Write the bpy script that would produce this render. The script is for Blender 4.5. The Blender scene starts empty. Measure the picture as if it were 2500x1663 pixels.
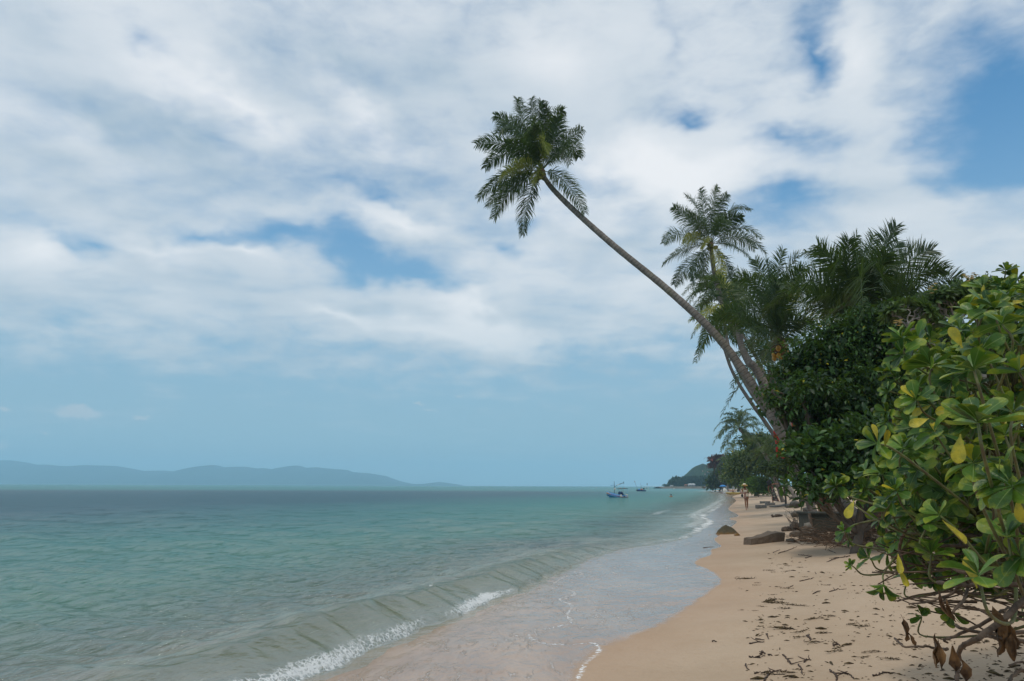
import bpy, math, random
import numpy as np
from mathutils import Vector, Matrix
C = bpy.data.collections.new("beach"); bpy.context.scene.collection.children.link(C)
rnd = random.Random(7); rng = np.random.default_rng(11)
R = math.radians; PI = math.pi

# ---------------------------------------------------------------- camera
F = 1700.0; H = 1.7
PITCH = math.atan(354.5/F); ROLL = R(0.22)
cam_d = bpy.data.cameras.new("camera"); cam = bpy.data.objects.new("camera", cam_d); C.objects.link(cam)
cam_d.sensor_width = 36.0; cam_d.lens = 36.0*F/2500.0; cam_d.clip_start = 0.05; cam_d.clip_end = 40000
CM = Matrix.Rotation(PI/2+PITCH, 3, 'X') @ Matrix.Rotation(ROLL, 3, 'Z')
cam.matrix_world = Matrix.Translation((0, 0, H)) @ CM.to_4x4()
bpy.context.scene.camera = cam
def ray(px, py):
    return CM @ Vector(((px-1250)/F, -(py-831.5)/F, -1))
def at(px, py, Y):                       # world point seen at a photo pixel, Y metres ahead
    d = ray(px, py); return Vector((0, 0, H)) + d*(Y/d.y)
def flat(px, py, z=0.0):
    d = ray(px, py); t = (z-H)/d.z; return Vector((0, 0, H)) + d*t
def azel(px, py):
    d = ray(px, py).normalized(); return math.atan2(d.x, d.y), math.asin(d.z)

# ---------------------------------------------------------------- exposure
sc = bpy.context.scene
sc.view_settings.view_transform = 'Standard'; sc.view_settings.look = 'None'
sc.view_settings.exposure = 0.0; sc.view_settings.gamma = 1.0; sc.view_settings.use_curve_mapping = False
sc.cycles.max_bounces = 8; sc.cycles.transparent_max_bounces = 16; sc.cycles.volume_bounces = 2

# ---------------------------------------------------------------- world
SUN_EL, SUN_AZ = R(66), R(-150)           # azimuth clockwise from +Y (the view direction)
W = bpy.data.worlds.new("World"); sc.world = W; W.use_nodes = True
class NT:
    def __init__(s, tree): s.t = tree; tree.nodes.clear()
    def n(s, typ, ins=None, **kw):
        nd = s.t.nodes.new(typ)
        for k, v in kw.items(): setattr(nd, k, v)
        if ins:
            for k, v in ins.items():
                sock = nd.inputs[k]
                if isinstance(v, bpy.types.NodeSocket): s.t.links.new(v, sock)
                else: sock.default_value = v
        return nd
    def m(s, op, a, b=None, c=None, clamp=False):
        nd = s.n('ShaderNodeMath', operation=op, use_clamp=clamp)
        for i, v in enumerate((a, b, c)):
            if v is None: continue
            if isinstance(v, bpy.types.NodeSocket): s.t.links.new(v, nd.inputs[i])
            else: nd.inputs[i].default_value = v
        return nd.outputs[0]
    def vm(s, op, a, b=None, **kw):
        nd = s.n('ShaderNodeVectorMath', operation=op)
        for i, v in enumerate((a, b)):
            if v is None: continue
            if isinstance(v, bpy.types.NodeSocket): s.t.links.new(v, nd.inputs[i])
            else: nd.inputs[i].default_value = v
        return nd.outputs[0]
    def noise(s, vec, scale, detail=2, rough=0.5, dist=0.0, col=False):
        nd = s.n('ShaderNodeTexNoise', {'Scale': scale, 'Detail': detail, 'Roughness': rough, 'Distortion': dist})
        if vec is not None: s.t.links.new(vec, nd.inputs['Vector'])
        return nd.outputs['Color' if col else 0]
    def ss(s, v, a, b, lo=0.0, hi=1.0):
        nd = s.n('ShaderNodeMapRange', {'Value': v, 'From Min': a, 'From Max': b, 'To Min': lo, 'To Max': hi}, interpolation_type='SMOOTHSTEP')
        return nd.outputs[0]
    def mix(s, f, a, b, mode='MIX'):
        nd = s.n('ShaderNodeMix', data_type='RGBA', blend_type=mode)
        for i, v in ((0, f), (6, a), (7, b)):
            if isinstance(v, bpy.types.NodeSocket): s.t.links.new(v, nd.inputs[i])
            elif i == 0: nd.inputs[0].default_value = v
            else: nd.inputs[i].default_value = tuple(v) if len(v) == 4 else (*v, 1)
        return nd.outputs[2]
    def mapv(s, vec, scale=(1, 1, 1), rot=(0, 0, 0), loc=(0, 0, 0), typ='POINT'):
        return s.n('ShaderNodeMapping', {'Vector': vec, 'Scale': scale, 'Rotation': rot, 'Location': loc}, vector_type=typ).outputs[0]
    def attr(s, name): return s.n('ShaderNodeAttribute', attribute_name=name).outputs['Fac']

w = NT(W.node_tree)
sky = w.n('ShaderNodeTexSky', sky_type='NISHITA', sun_disc=False, sun_elevation=SUN_EL, sun_rotation=SUN_AZ, air_density=1.0, dust_density=0.4, ozone_density=4.0)
dirv = w.n('ShaderNodeTexCoord').outputs['Generated']
sx = w.n('ShaderNodeSeparateXYZ', {0: dirv})
az = w.m('ARCTAN2', sx.outputs[0], sx.outputs[1]); el = w.m('ARCSINE', sx.outputs[2])
zc = w.m('ADD', w.m('MAXIMUM', sx.outputs[2], 0.0), 0.16)
plane = w.n('ShaderNodeCombineXYZ', {0: w.m('DIVIDE', sx.outputs[0], zc), 1: w.m('DIVIDE', sx.outputs[1], zc)}).outputs[0]
ae = w.n('ShaderNodeCombineXYZ', {0: az, 1: el}).outputs[0]
warp = w.vm('SUBTRACT', w.noise(w.mapv(ae, (3.0, 5.0, 1)), 1.6, 4, 0.6, 0, True), (0.5, 0.5, 0.5))
warp2 = w.n('ShaderNodeVectorMath', {0: warp, 'Scale': 0.16}, operation='SCALE').outputs[0]
aew = w.vm('ADD', ae, warp2)
def blobs(lst, src):
    acc = None
    for px, py, a, b, rot, amp in lst:
        u, v = azel(px, py)
        m = w.mapv(src, (a/F*1.35, b/F*1.35, 1), (0, 0, R(-rot)), (u, v, 0), 'TEXTURE')
        g = w.n('ShaderNodeTexGradient', {0: m}, gradient_type='QUADRATIC_SPHERE').outputs['Fac']
        acc = w.m('MULTIPLY', g, amp) if acc is None else w.m('MULTIPLY_ADD', g, amp, acc)
    return acc
# clear gaps (negative) and banks of cloud (positive): photo pixel, radii in pixels, tilt (clockwise down), strength
cover = blobs([
 (2430, 300, 230, 330, 10, -1.15), (2200, 330, 170, 80, -35, -0.5), (1990, 120, 80, 170, 20, -0.75), (1900, 330, 150, 70, 0, -0.75),
 (1930, 480, 150, 120, 30, -0.9), (1690, 255, 90, 50, 0, -0.7), (1640, 80, 60, 120, -10, -0.35), (2250, 70, 260, 60, -20, -0.4),
 (2080, 130, 60, 170, 25, 0.55), (1960, 250, 200, 60, -30, 0.5), (2060, 430, 200, 90, 10, 0.75), (2250, 530, 280, 60, 0, 0.7), (2150, 640, 420, 80, 0, 0.7), (2300, 40, 200, 50, -20, 0.5),
 (700, 560, 300, 60, -12, -0.8), (210, 560, 240, 42, 8, -0.7), (1000, 680, 240, 70, 22, -0.95), (900, 610, 160, 60, 15, -0.6),
 (930, 465, 130, 32, 8, -0.55), (1225, 610, 90, 50, 20, -0.65), (1300, 520, 70, 40, 0, -0.4),
 (330, 70, 110, 60, 35, -0.45), (30, 100, 300, 200, 0, -0.12), (480, 560, 100, 40, 0, -0.5),
 (380, 600, 120, 65, 10, 0.9), (590, 625, 110, 45, 5, 0.9), (115, 580, 60, 50, 20, 0.7), (1010, 520, 150, 60, 10, 0.8),
 (1700, 400, 260, 110, 0, 0.9), (1150, 770, 330, 55, 14, 0.5), (800, 740, 600, 90, 6, 0.35), (700, 200, 800, 160, 0, 0.35), (1400, 200, 350, 350, 0, 0.45),
 (1550, 850, 500, 60, 8, -0.35), (1000, 870, 400, 40, 6, -0.2), (500, 890, 500, 40, 2, 0.25),
], aew)
shade = blobs([
 (560, 230, 420, 80, 8, 0.55), (880, 260, 240, 60, 30, 0.5), (450, 330, 330, 60, 12, -0.45), (250, 300, 260, 60, 15, -0.5), (800, 110, 160, 90, 10, -0.25),
 (1500, 430, 350, 120, -10, 0.6), (1350, 130, 260, 150, 0, 0.35), (1050, 180, 260, 100, 0, -0.25), (1700, 420, 220, 80, 0, 0.6), (1000, 515, 190, 45, 5, 0.5),
 (400, 590, 120, 35, 10, 0.45), (600, 610, 100, 26, 0, 0.45), (110, 575, 45, 35, 0, 0.45), (820, 760, 110, 30, 10, 0.5), (1180, 790, 190, 32, 18, 0.7), (1100, 810, 360, 38, 6, 0.45),
 (100, 700, 500, 60, 0, -0.2), (1500, 580, 250, 70, 10, -0.35), (100, 440, 400, 90, 0, -0.35), (1300, 900, 500, 60, 5, -0.3), (100, 60, 300, 120, 0, -0.4), (200, 830, 400, 30, 0, 0.15), (2080, 100, 60, 120, 20, 0.3)
], aew)
n_big = w.noise(w.mapv(plane, (1.0, 1.25, 1), (0, 0, R(25))), 1.1, 3, 0.55, 0.6)
n_det = w.noise(w.mapv(plane, (1.0, 1.6, 1), (0, 0, R(20))), 3.4, 6, 0.52, 0.4)
n_fin = w.noise(w.mapv(ae, (7.0, 15.0, 1)), 2.6, 6, 0.6, 0.3)
fb = w.m('MULTIPLY_ADD', w.m('SUBTRACT', n_big, 0.5), 1.3, w.m('MULTIPLY_ADD', w.m('SUBTRACT', n_det, 0.5), 0.72, w.m('MULTIPLY', w.m('SUBTRACT', n_fin, 0.5), 0.70)))
lowfade = w.ss(w.m('MULTIPLY_ADD', w.m('SUBTRACT', n_fin, 0.5), 0.12, el), azel(1250, 1040)[1], azel(1250, 790)[1], -0.72, 0.0)
dens = w.m('ADD', w.m('ADD', fb, cover), w.m('ADD', lowfade, 0.80))
cov = w.ss(dens, 0.0, 1.05)
# a few small fair-weather clouds standing alone over the horizon
small = blobs([(190, 1008, 62, 20, 0, 1.1), (345, 1021, 26, 9, 0, 0.75), (5, 1000, 30, 9, 0, 0.6), (108, 1056, 18, 8, 0, 0.6), (1020, 985, 34, 9, 0, 0.5), (5, 1085, 28, 14, 0, 0.7), (1120, 970, 26, 9, 0, 0.45), (1050, 1003, 50, 9, 5, 0.4)],
   w.vm('ADD', ae, w.n('ShaderNodeVectorMath', {0: w.vm('SUBTRACT', w.noise(w.mapv(ae, (30.0, 50.0, 1)), 2.0, 5, 0.65, 0, True), (0.5, 0.5, 0.5)), 'Scale': 0.02}, operation='SCALE').outputs[0]))
scov = w.ss(small, 0.12, 0.5)
sh = w.m('ADD', w.m('MULTIPLY_ADD', w.m('SUBTRACT', n_det, 0.5), 0.45, w.m('MULTIPLY', w.m('SUBTRACT', n_big, 0.5), 1.3)), w.m('ADD', shade, 0.5))
shf = w.ss(sh, -0.2, 1.2)
K = 10.0
ccol = w.mix(shf, (0.40*K, 0.515*K, 0.62*K), (0.95*K, 0.955*K, 0.97*K))
# thin cloud low over the sea is seen through more air
ccol = w.mix(w.ss(el, R(3), R(18), 0.7, 0.0), ccol, (0.36*K, 0.50*K, 0.60*K))
skyc = w.mix(1.0, sky.outputs[0], (0.70, 1.36, 1.50), 'MULTIPLY')
skyc = w.mix(w.ss(el, R(0), R(30), 0.92, 0.0), skyc, (0.34*K, 0.475*K, 0.565*K))
c1 = w.mix(w.m('MULTIPLY', cov, 0.97), skyc, ccol)
c2 = w.mix(w.m('MULTIPLY', scov, 0.75), c1, (0.60*K, 0.64*K, 0.68*K))
bg = w.n('ShaderNodeBackground', {'Color': c2, 'Strength': 0.1})
w.t.links.new(bg.outputs[0], w.n('ShaderNodeOutputWorld').inputs[0])
W.cycles.sampling_method = 'MANUAL'; W.cycles.sample_map_resolution = 1024

# ---------------------------------------------------------------- sun, veiled by thin cloud
sl = bpy.data.lights.new("sun", 'SUN'); so = bpy.data.objects.new("sun", sl); C.objects.link(so)
sl.energy = 1.5; sl.angle = R(10); sl.color = (1.0, 0.94, 0.85)
sdir = Vector((math.sin(SUN_AZ)*math.cos(SUN_EL), math.cos(SUN_AZ)*math.cos(SUN_EL), math.sin(SUN_EL)))
so.rotation_euler = sdir.to_track_quat('Z', 'Y').to_euler()

# ---------------------------------------------------------------- helpers
def tag(o, label=None, cat=None, group=None, kind=None):
    if label: o['label'] = label
    if cat: o['category'] = cat
    if group: o['group'] = group
    if kind: o['kind'] = kind
    return o
def thing(name, label, cat, loc=(0, 0, 0), rotz=0.0, group=None, kind=None):
    o = bpy.data.objects.new(name, None); C.objects.link(o); o.empty_display_size = 0.3
    o.location = loc; o.rotation_euler = (0, 0, rotz); return tag(o, label, cat, group, kind)
def origin(o):                            # sum of the plain translations above a child
    v = Vector((0, 0, 0))
    while o is not None: v += Vector(o.location); o = o.parent
    return v
class MB:
    """collects geometry, builds ONE mesh object"""
    def __init__(s): s.V = []; s.F = []; s.A = {}; s.n = 0
    def add(s, V, F, **attrs):
        V = np.asarray(V, float).reshape(-1, 3); k = len(V)
        for f in (F if isinstance(F, list) and F and isinstance(F[0], np.ndarray) else [F]):
            f = np.asarray(f, np.int64)
            if f.size: s.F.append(f + s.n)
        for a in set(list(attrs)+list(s.A)):
            if a not in s.A: s.A[a] = [np.zeros(s.n)] if s.n else []
            val = attrs.get(a, 0.0)
            s.A[a].append(np.broadcast_to(np.asarray(val, float), (k,)).copy())
        s.V.append(V); s.n += k
        return s
    def build(s, name, mat, parent=None, world=False, smooth=True):
        V = np.concatenate(s.V) if s.V else np.zeros((0, 3))
        if parent is not None and world: V = V - np.array(origin(parent))
        me = bpy.data.meshes.new(name)
        me.vertices.add(len(V)); me.vertices.foreach_set('co', V.astype(np.float32).ravel())
        if s.F:
            tot = np.concatenate([np.full(len(f), f.shape[1], np.int32) for f in s.F])
            idx = np.concatenate([f.ravel() for f in s.F]).astype(np.int32)
            me.loops.add(len(idx)); me.loops.foreach_set('vertex_index', idx)
            me.polygons.add(len(tot)); st = np.concatenate([[0], np.cumsum(tot)[:-1]]).astype(np.int32)
            me.polygons.foreach_set('loop_start', st); me.polygons.foreach_set('loop_total', tot)
            me.polygons.foreach_set('use_smooth', np.full(len(tot), smooth))
        for a, l in s.A.items():
            at_ = me.attributes.new(a, 'FLOAT', 'POINT'); at_.data.foreach_set('value', np.concatenate(l).astype(np.float32))
        me.update(calc_edges=True); me.validate()
        if mat: me.materials.append(mat)
        o = bpy.data.objects.new(name, me); C.objects.link(o)
        if parent is not None: o.parent = parent
        return o
def nrm(a): return a/np.maximum(np.linalg.norm(a, axis=-1, keepdims=True), 1e-9)
def smoothpath(P, k=6):                   # Catmull-Rom
    P = [np.array(p, float) for p in P]; P = [2*P[0]-P[1]]+P+[2*P[-1]-P[-2]]; out = []
    for i in range(1, len(P)-2):
        for j in range(k):
            t = j/k; a, b, c, d = P[i-1], P[i], P[i+1], P[i+2]
            out.append(0.5*((2*b)+(-a+c)*t+(2*a-5*b+4*c-d)*t*t+(-a+3*b-3*c+d)*t**3))
    out.append(P[-2]); return np.array(out)
def tube(mb, P, r, sides=8, caps=True, **attrs):
    P = np.asarray(P, float); n = len(P); r = np.broadcast_to(np.asarray(r, float), (n,))
    T = nrm(np.gradient(P, axis=0)); up = np.array([0, 0, 1.0]) if abs(T[0][2]) < 0.9 else np.array([1.0, 0, 0])
    u = nrm(np.cross(T[0], up)); U = []
    for i in range(n):
        u = nrm(u - T[i]*np.dot(u, T[i])); U.append(u)
    U = np.array(U); Vv = np.cross(T, U); a = np.linspace(0, 2*PI, sides, endpoint=False)
    ring = U[:, None]*np.cos(a)[None, :, None]+Vv[:, None]*np.sin(a)[None, :, None]
    V = (P[:, None]+ring*r[:, None, None]).reshape(-1, 3)
    i, j = np.meshgrid(np.arange(n-1), np.arange(sides), indexing='ij'); j2 = (j+1) % sides
    Fq = np.stack([i*sides+j, i*sides+j2, (i+1)*sides+j2, (i+1)*sides+j], -1).reshape(-1, 4)
    L = np.concatenate([[0], np.cumsum(np.linalg.norm(np.diff(P, axis=0), axis=1))])
    fs = [Fq]
    if caps:
        V = np.concatenate([V, P[:1]-T[:1]*r[0]*0.3, P[-1:]+T[-1:]*r[-1]*0.3]); jj = np.arange(sides); j2 = (jj+1) % sides
        fs += [np.stack([np.full(sides, n*sides), j2, jj], -1), np.stack([np.full(sides, n*sides+1), (n-1)*sides+jj, (n-1)*sides+j2], -1)]
    lv = np.repeat(L, sides); lv = np.concatenate([lv, [L[0], L[-1]]]) if caps else lv
    mb.add(V, fs, lv=lv, **attrs); return mb
def box(mb, c, s, rot=None, bev=0.0, **attrs):
    import bmesh
    bm = bmesh.new(); bmesh.ops.create_cube(bm, size=1.0); bmesh.ops.scale(bm, vec=s, verts=bm.verts)
    if bev: bmesh.ops.bevel(bm, geom=bm.edges[:], offset=bev, segments=2, affect='EDGES', profile=0.6)
    M = Matrix.Translation(c) @ (rot.to_4x4() if rot is not None else Matrix.Identity(4))
    bmesh.ops.transform(bm, matrix=M, verts=bm.verts)
    return addbm(mb, bm, **attrs)
def addbm(mb, bm, **attrs):
    bm.verts.ensure_lookup_table(); bm.verts.index_update()
    V = [v.co[:] for v in bm.verts]; by = {}
    for f in bm.faces: by.setdefault(len(f.verts), []).append([v.index for v in f.verts])
    mb.add(V, [np.array(x) for x in by.values()], **attrs); bm.free(); return mb
def ball(mb, c, r, sub=2, noise_amp=0.0, seed=0, scl=(1, 1, 1), freq=1.3, rot=None, **attrs):
    import bmesh
    from mathutils import noise as mn
    bm = bmesh.new(); bmesh.ops.create_icosphere(bm, subdivisions=sub, radius=1.0)
    for v in bm.verts:
        if noise_amp:
            p = v.co*freq+Vector((seed*3.7, seed*1.3, seed*2.1))
            v.co *= 1+noise_amp*(mn.noise(p)*1.2+mn.noise(p*2.7)*0.5+mn.noise(p*6.1)*0.2)
        v.co = Vector((v.co.x*scl[0], v.co.y*scl[1], v.co.z*scl[2]))*r
    M = Matrix.Translation(c) @ (rot.to_4x4() if rot is not None else Matrix.Identity(4))
    bmesh.ops.transform(bm, matrix=M, verts=bm.verts)
    return addbm(mb, bm, **attrs)

# ---------------------------------------------------------------- materials
def newmat(name):
    m = bpy.data.materials.new(name); m.use_nodes = True; t = NT(m.node_tree)
    out = t.n('ShaderNodeOutputMaterial'); return m, t, out
def bsdf(t, **k):
    ins = {}
    names = {'col': 'Base Color', 'rough': 'Roughness', 'metal': 'Metallic', 'spec': 'Specular IOR Level', 'normal': 'Normal', 'ior': 'IOR', 'coat': 'Coat Weight', 'coatr': 'Coat Roughness', 'coatn': 'Coat Normal', 'alpha': 'Alpha'}
    for a, v in k.items():
        if a == 'col' and not isinstance(v, bpy.types.NodeSocket): v = (*v, 1)
        ins[names[a]] = v
    return t.n('ShaderNodeBsdfPrincipled', ins)
def simple(name, col, rough=0.6, var=0.25, scale=6.0, bump=0.0, spec=0.4, metal=0.0, col2=None):
    m, t, out = newmat(name); g = t.n('ShaderNodeTexCoord').outputs['Object']
    nz = t.noise(g, scale, 5, 0.6)
    c2 = col2 or tuple(x*(1-var) for x in col)
    c = t.mix(t.ss(nz, 0.35, 0.65), col, c2)
    k = dict(col=c, rough=rough, spec=spec, metal=metal)
    if bump:
        k['normal'] = t.n('ShaderNodeBump', {'Height': t.noise(g, scale*3, 6, 0.65), 'Strength': 1.0, 'Distance': bump}).outputs[0]
    t.t.links.new(bsdf(t, **k).outputs[0], out.inputs[0]); return m
def leafmat(name, dark, light, yellow=(0.42, 0.36, 0.03), yfrac=0.03, rough=0.42, transl=0.3, spec=0.4, brown=None):
    m, t, out = newmat(name); tone = t.attr('tone')
    g = t.n('ShaderNodeTexCoord').outputs['Object']
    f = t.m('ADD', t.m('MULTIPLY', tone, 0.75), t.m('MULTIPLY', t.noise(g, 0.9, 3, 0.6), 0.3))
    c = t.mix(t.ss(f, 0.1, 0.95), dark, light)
    yt = t.n('ShaderNodeMapRange', {'Value': tone, 'From Min': 1.0-yfrac, 'From Max': 1.0-yfrac+0.004}).outputs[0]
    c = t.mix(yt, c, yellow)
    b = bsdf(t, col=c, rough=rough, spec=spec)
    tr = t.n('ShaderNodeBsdfTranslucent', {'Color': t.mix(0.5, c, (0.25, 0.40, 0.03), 'MIX')})
    mx = t.n('ShaderNodeMixShader', {0: transl, 1: b.outputs[0], 2: tr.outputs[0]})
    t.t.links.new(mx.outputs[0], out.inputs[0]); return m
# ---------------------------------------------------------------- shoreline and terrain shape
SH = [(742,1663),(880,1612),(1050,1527),(1156,1490),(1230,1458),(1336,1410),(1432,1363),(1500,1342),(1590,1328),(1660,1318),(1700,1299),(1722,1285),(1738,1275),(1718,1265),(1724,1256),(1735,1249),(1752,1240),(1762,1230),(1775,1221),(1772,1214),(1770,1208),(1752,1202),(1728,1199)]
shp = sorted([(flat(*p).y, flat(*p).x) for p in SH])
sy = np.array([-60, -20, 0, 3.5]+[p[0] for p in shp]+[325, 345, 420, 520, 560, 640, 1200, 3000]); sxx = np.array([-55, -20, -6.2, -4.2]+[p[1] for p in shp]+[92, 118, 160, 185, 200, 260, 600, 900])
def xs_raw(y): return np.interp(y, sy, sxx)
def xs(y):
    y = np.asarray(y, float)
    w_ = 0.03*np.maximum(y, 5)
    b = (xs_raw(y-w_)+2*xs_raw(y-w_*0.4)+2*xs_raw(y+w_*0.4)+xs_raw(y+w_))/6
    return b + 0.05*np.sin(y*2.1+0.6)+0.03*np.sin(y*5.3+1)+0.018*np.sin(y*11.7)
def dshore(x, y):                         # signed distance inland from the water's edge
    e = 0.05*np.maximum(y, 5); s = (xs_raw(y+e)-xs_raw(y-e))/(2*e)
    return (x-xs(y))/np.sqrt(1+s*s)
def vnoise(x, y, seed=0):                 # cheap smooth value noise
    xi = np.floor(x).astype(np.int64); yi = np.floor(y).astype(np.int64); fx = x-xi; fy = y-yi
    fx = fx*fx*(3-2*fx); fy = fy*fy*(3-2*fy)
    def h(a, b):
        q = (a*374761393+b*668265263+seed*974711) & 0x7fffffff; q = ((q ^ (q >> 13))*1274126177) & 0x7fffffff
        return ((q ^ (q >> 16)) & 0xffff)/65535.0
    return (h(xi, yi)*(1-fx)+h(xi+1, yi)*fx)*(1-fy)+(h(xi, yi+1)*(1-fx)+h(xi+1, yi+1)*fx)*fy
def fbm(x, y, oct=4, seed=0):
    a = 0.5; s = 0; t = 0
    for i in range(oct): s = s+a*vnoise(x, y, seed+i); t += a; a *= 0.5; x = x*2.03+11.3; y = y*2.03+5.7
    return s/t
def Z(x, y):
    x = np.asarray(x, float); y = np.asarray(y, float); d = dshore(x, y)
    z = np.where(d < 0, np.maximum(0.085*d, -6.0), 0.0)
    z = z+np.where(d > 0, np.interp(d, [0, 2, 4, 8, 12, 16, 24, 60, 200], [0, 0.10, 0.28, 0.58, 0.85, 1.1, 1.35, 2.0, 4.0]), 0)
    m = np.clip((d-1.5)/3, 0, 1)
    z = z+m*(0.10*(fbm(x*0.5, y*0.5, 3, 3)-0.5)+0.035*(fbm(x*2.6, y*2.6, 3, 9)-0.5)*np.clip((d-3)/3, 0, 1))
    return z
def ground(px, py):                       # the point of the sand seen at a photo pixel
    d = ray(px, py); z = 0.1
    for _ in range(25):
        t = (z-H)/d.z; x, y = d.x*t, d.y*t; z = 0.5*z+0.5*float(Z(x, y))
    return Vector((x, y, z))
def polar(rs, th):
    rr, tt = np.meshgrid(rs, th, indexing='ij'); n, m = rr.shape
    i, j = np.meshgrid(np.arange(n-1), np.arange(m-1), indexing='ij')
    Fq = np.stack([i*m+j, (i+1)*m+j, (i+1)*m+j+1, i*m+j+1], -1).reshape(-1, 4)
    return (rr*np.sin(tt)).ravel(), (rr*np.cos(tt)).ravel(), Fq
def radii(r0, r1, k, dmin, gmax):
    r = [r0]
    while r[-1] < r1: r.append(r[-1]+min(max(dmin, r[-1]**2/1183*k), r[-1]*gmax))
    return np.array(r)
def seg_dist(X, Y, P):                    # distance to a polyline
    D = np.full(X.shape, 1e9)
    for a, b in zip(P[:-1], P[1:]):
        dx, dy = b[0]-a[0], b[1]-a[1]; L = dx*dx+dy*dy+1e-12
        t = np.clip(((X-a[0])*dx+(Y-a[1])*dy)/L, 0, 1); D = np.minimum(D, np.hypot(X-a[0]-t*dx, Y-a[1]-t*dy))
    return D
def inside(X, Y, P):
    c = np.zeros(X.shape, bool)
    for a, b in zip(P, P[1:]+P[:1]):
        k = (a[1] > Y) != (b[1] > Y)
        with np.errstate(divide='ignore', invalid='ignore'): xi = (b[0]-a[0])*(Y-a[1])/(b[1]-a[1]+1e-15)+a[0]
        c ^= k & (X < xi)
    return c

# ---------------------------------------------------------------- sand
WET = [(1408,1663),(1423,1631),(1436,1611),(1461,1593),(1482,1577),(1560,1548),(1640,1512),(1690,1477),(1735,1444),(1762,1423),(1750,1400),(1700,1378),(1706,1366),(1738,1354),(1737,1342),(1762,1333),(1745,1317),(1760,1305),(1800,1274),(1780,1266),(1804,1258),(1779,1241),(1798,1222),(1790,1212),(1812,1203),(1790,1199.5),(1740,1197.6)]
wet = [tuple(ground(*p)[:2]) for p in WET]
wet = [(wet[0][0]-1.2, 2.0)]+[(wet[0][0]-0.3, 5.0)]+wet+[(118, 345), (160, 420)]
wp = [tuple(p) for p in smoothpath([(a, b, 0) for a, b in wet], 4)[:, :2]]
wetpoly = wp+[(-400, 420), (-400, 2.0)]
rs = radii(1.2, 5000, 0.55, 0.03, 0.05); th = np.concatenate([np.linspace(R(-120), R(-28), 40)[:-1], np.linspace(R(-28), R(40), 620), np.linspace(R(40), R(120), 40)[1:]])
X, Y, Fq = polar(rs, th); D = dshore(X, Y); Zs = Z(X, Y)
keep = (D[Fq].max(1) > -60)
sd = seg_dist(X, Y, wp); sd = np.where(inside(X, Y, wetpoly), sd, -sd)
film = np.clip(0.5+sd/np.interp(Y, [5, 7.5, 11, 14], [0.7, 0.6, 0.25, 0.12]), 0, 1)
foamL = [[(1408,1663),(1419,1640),(1423,1631),(1436,1611),(1461,1593),(1449,1571),(1385,1574),(1314,1568),(1290,1550)],
 [(1314,1539),(1349,1532),(1395,1519),(1385,1502),(1395,1478),(1365,1463),(1402,1452),(1388,1441),(1345,1436)],
 [(1352,1424),(1380,1408),(1416,1404),(1418,1398),(1395,1396)]]
foamT = [[(1472,1560),(1543,1518),(1600,1484),(1645,1455),(1700,1440),(1750,1424)], [(1517,1389),(1600,1381),(1680,1377)], [(1200,1610),(1280,1600),(1330,1612)], [(1090,1645),(1150,1630),(1260,1640)], [(1520,1436),(1580,1430),(1620,1440)]]
fo = np.zeros(X.shape)
for P, wd, am in [(p, 0.045, 0.62) for p in foamL]+[(p, 0.035, 0.36) for p in foamT]:
    q = [ground(*p) for p in P]; q = smoothpath(q, 5)[:, :2]
    wv = wd*(0.7+Y/18)*(0.35+1.1*fbm(X*3.1, Y*3.1, 3, 55)); fo = np.maximum(fo, am*np.exp(-(seg_dist(X, Y, q)/wv)**2))
mbs = MB(); mbs.add(np.stack([X, Y, Zs], 1), Fq[keep], film=film, damp=np.clip(0.5+sd/2.2+0.3*(fbm(X*0.8, Y*0.8, 3, 5)-0.5), 0, 1)*(D < 12), foam=fo, inland=np.clip(D/12, 0, 1))
m, t, out = newmat("sand"); g = t.n('ShaderNodeTexCoord').outputs['Object']
n1 = t.noise(g, 0.7, 4, 0.6); n2 = t.noise(g, 9, 5, 0.65); n3 = t.noise(g, 260, 2, 0.6)
dry = t.mix(t.ss(n1, 0.3, 0.7), (0.50, 0.37, 0.255), (0.43, 0.31, 0.205))
dry = t.mix(t.m('MULTIPLY', t.ss(n2, 0.5, 0.75), 0.25), dry, (0.36, 0.24, 0.15))
dry = t.mix(t.m('MULTIPLY', t.ss(n3, 0.5, 0.9), 0.5), dry, (0.30, 0.19, 0.11))
dampf = t.m('MULTIPLY', t.attr('damp'), 0.85)
damp = t.mix(dampf, dry, (0.40, 0.235, 0.135))
fl = t.ss(t.m('ADD', t.attr('film'), t.m('MULTIPLY', t.m('SUBTRACT', t.noise(g, 7, 3), 0.5), 0.5)), 0.35, 0.75)
filmc = t.mix(t.ss(t.noise(t.mapv(g, (1.0, 0.35, 1), (0, 0, R(-20))), 1.6, 4, 0.6), 0.35, 0.7), (0.34, 0.215, 0.135), (0.43, 0.285, 0.185))
col = t.mix(fl, damp, filmc)
fv = t.n('ShaderNodeTexVoronoi', {'Vector': t.vm('ADD', g, t.n('ShaderNodeVectorMath', {0: t.noise(g, 6, 3, 0.6, 0, True), 'Scale': 0.25}, operation='SCALE').outputs[0]), 'Scale': 11.0}, feature='DISTANCE_TO_EDGE').outputs['Distance']
lace = t.m('SUBTRACT', 1.0, t.ss(fv, 0.0, 0.16))
fa = t.attr('foam')
fr = t.ss(t.m('ADD', t.m('MULTIPLY', fa, 1.25), t.m('ADD', t.m('MULTIPLY', lace, 0.35), t.m('MULTIPLY', t.noise(g, 26, 4, 0.7), 0.5))), 0.98, 1.30)
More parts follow.
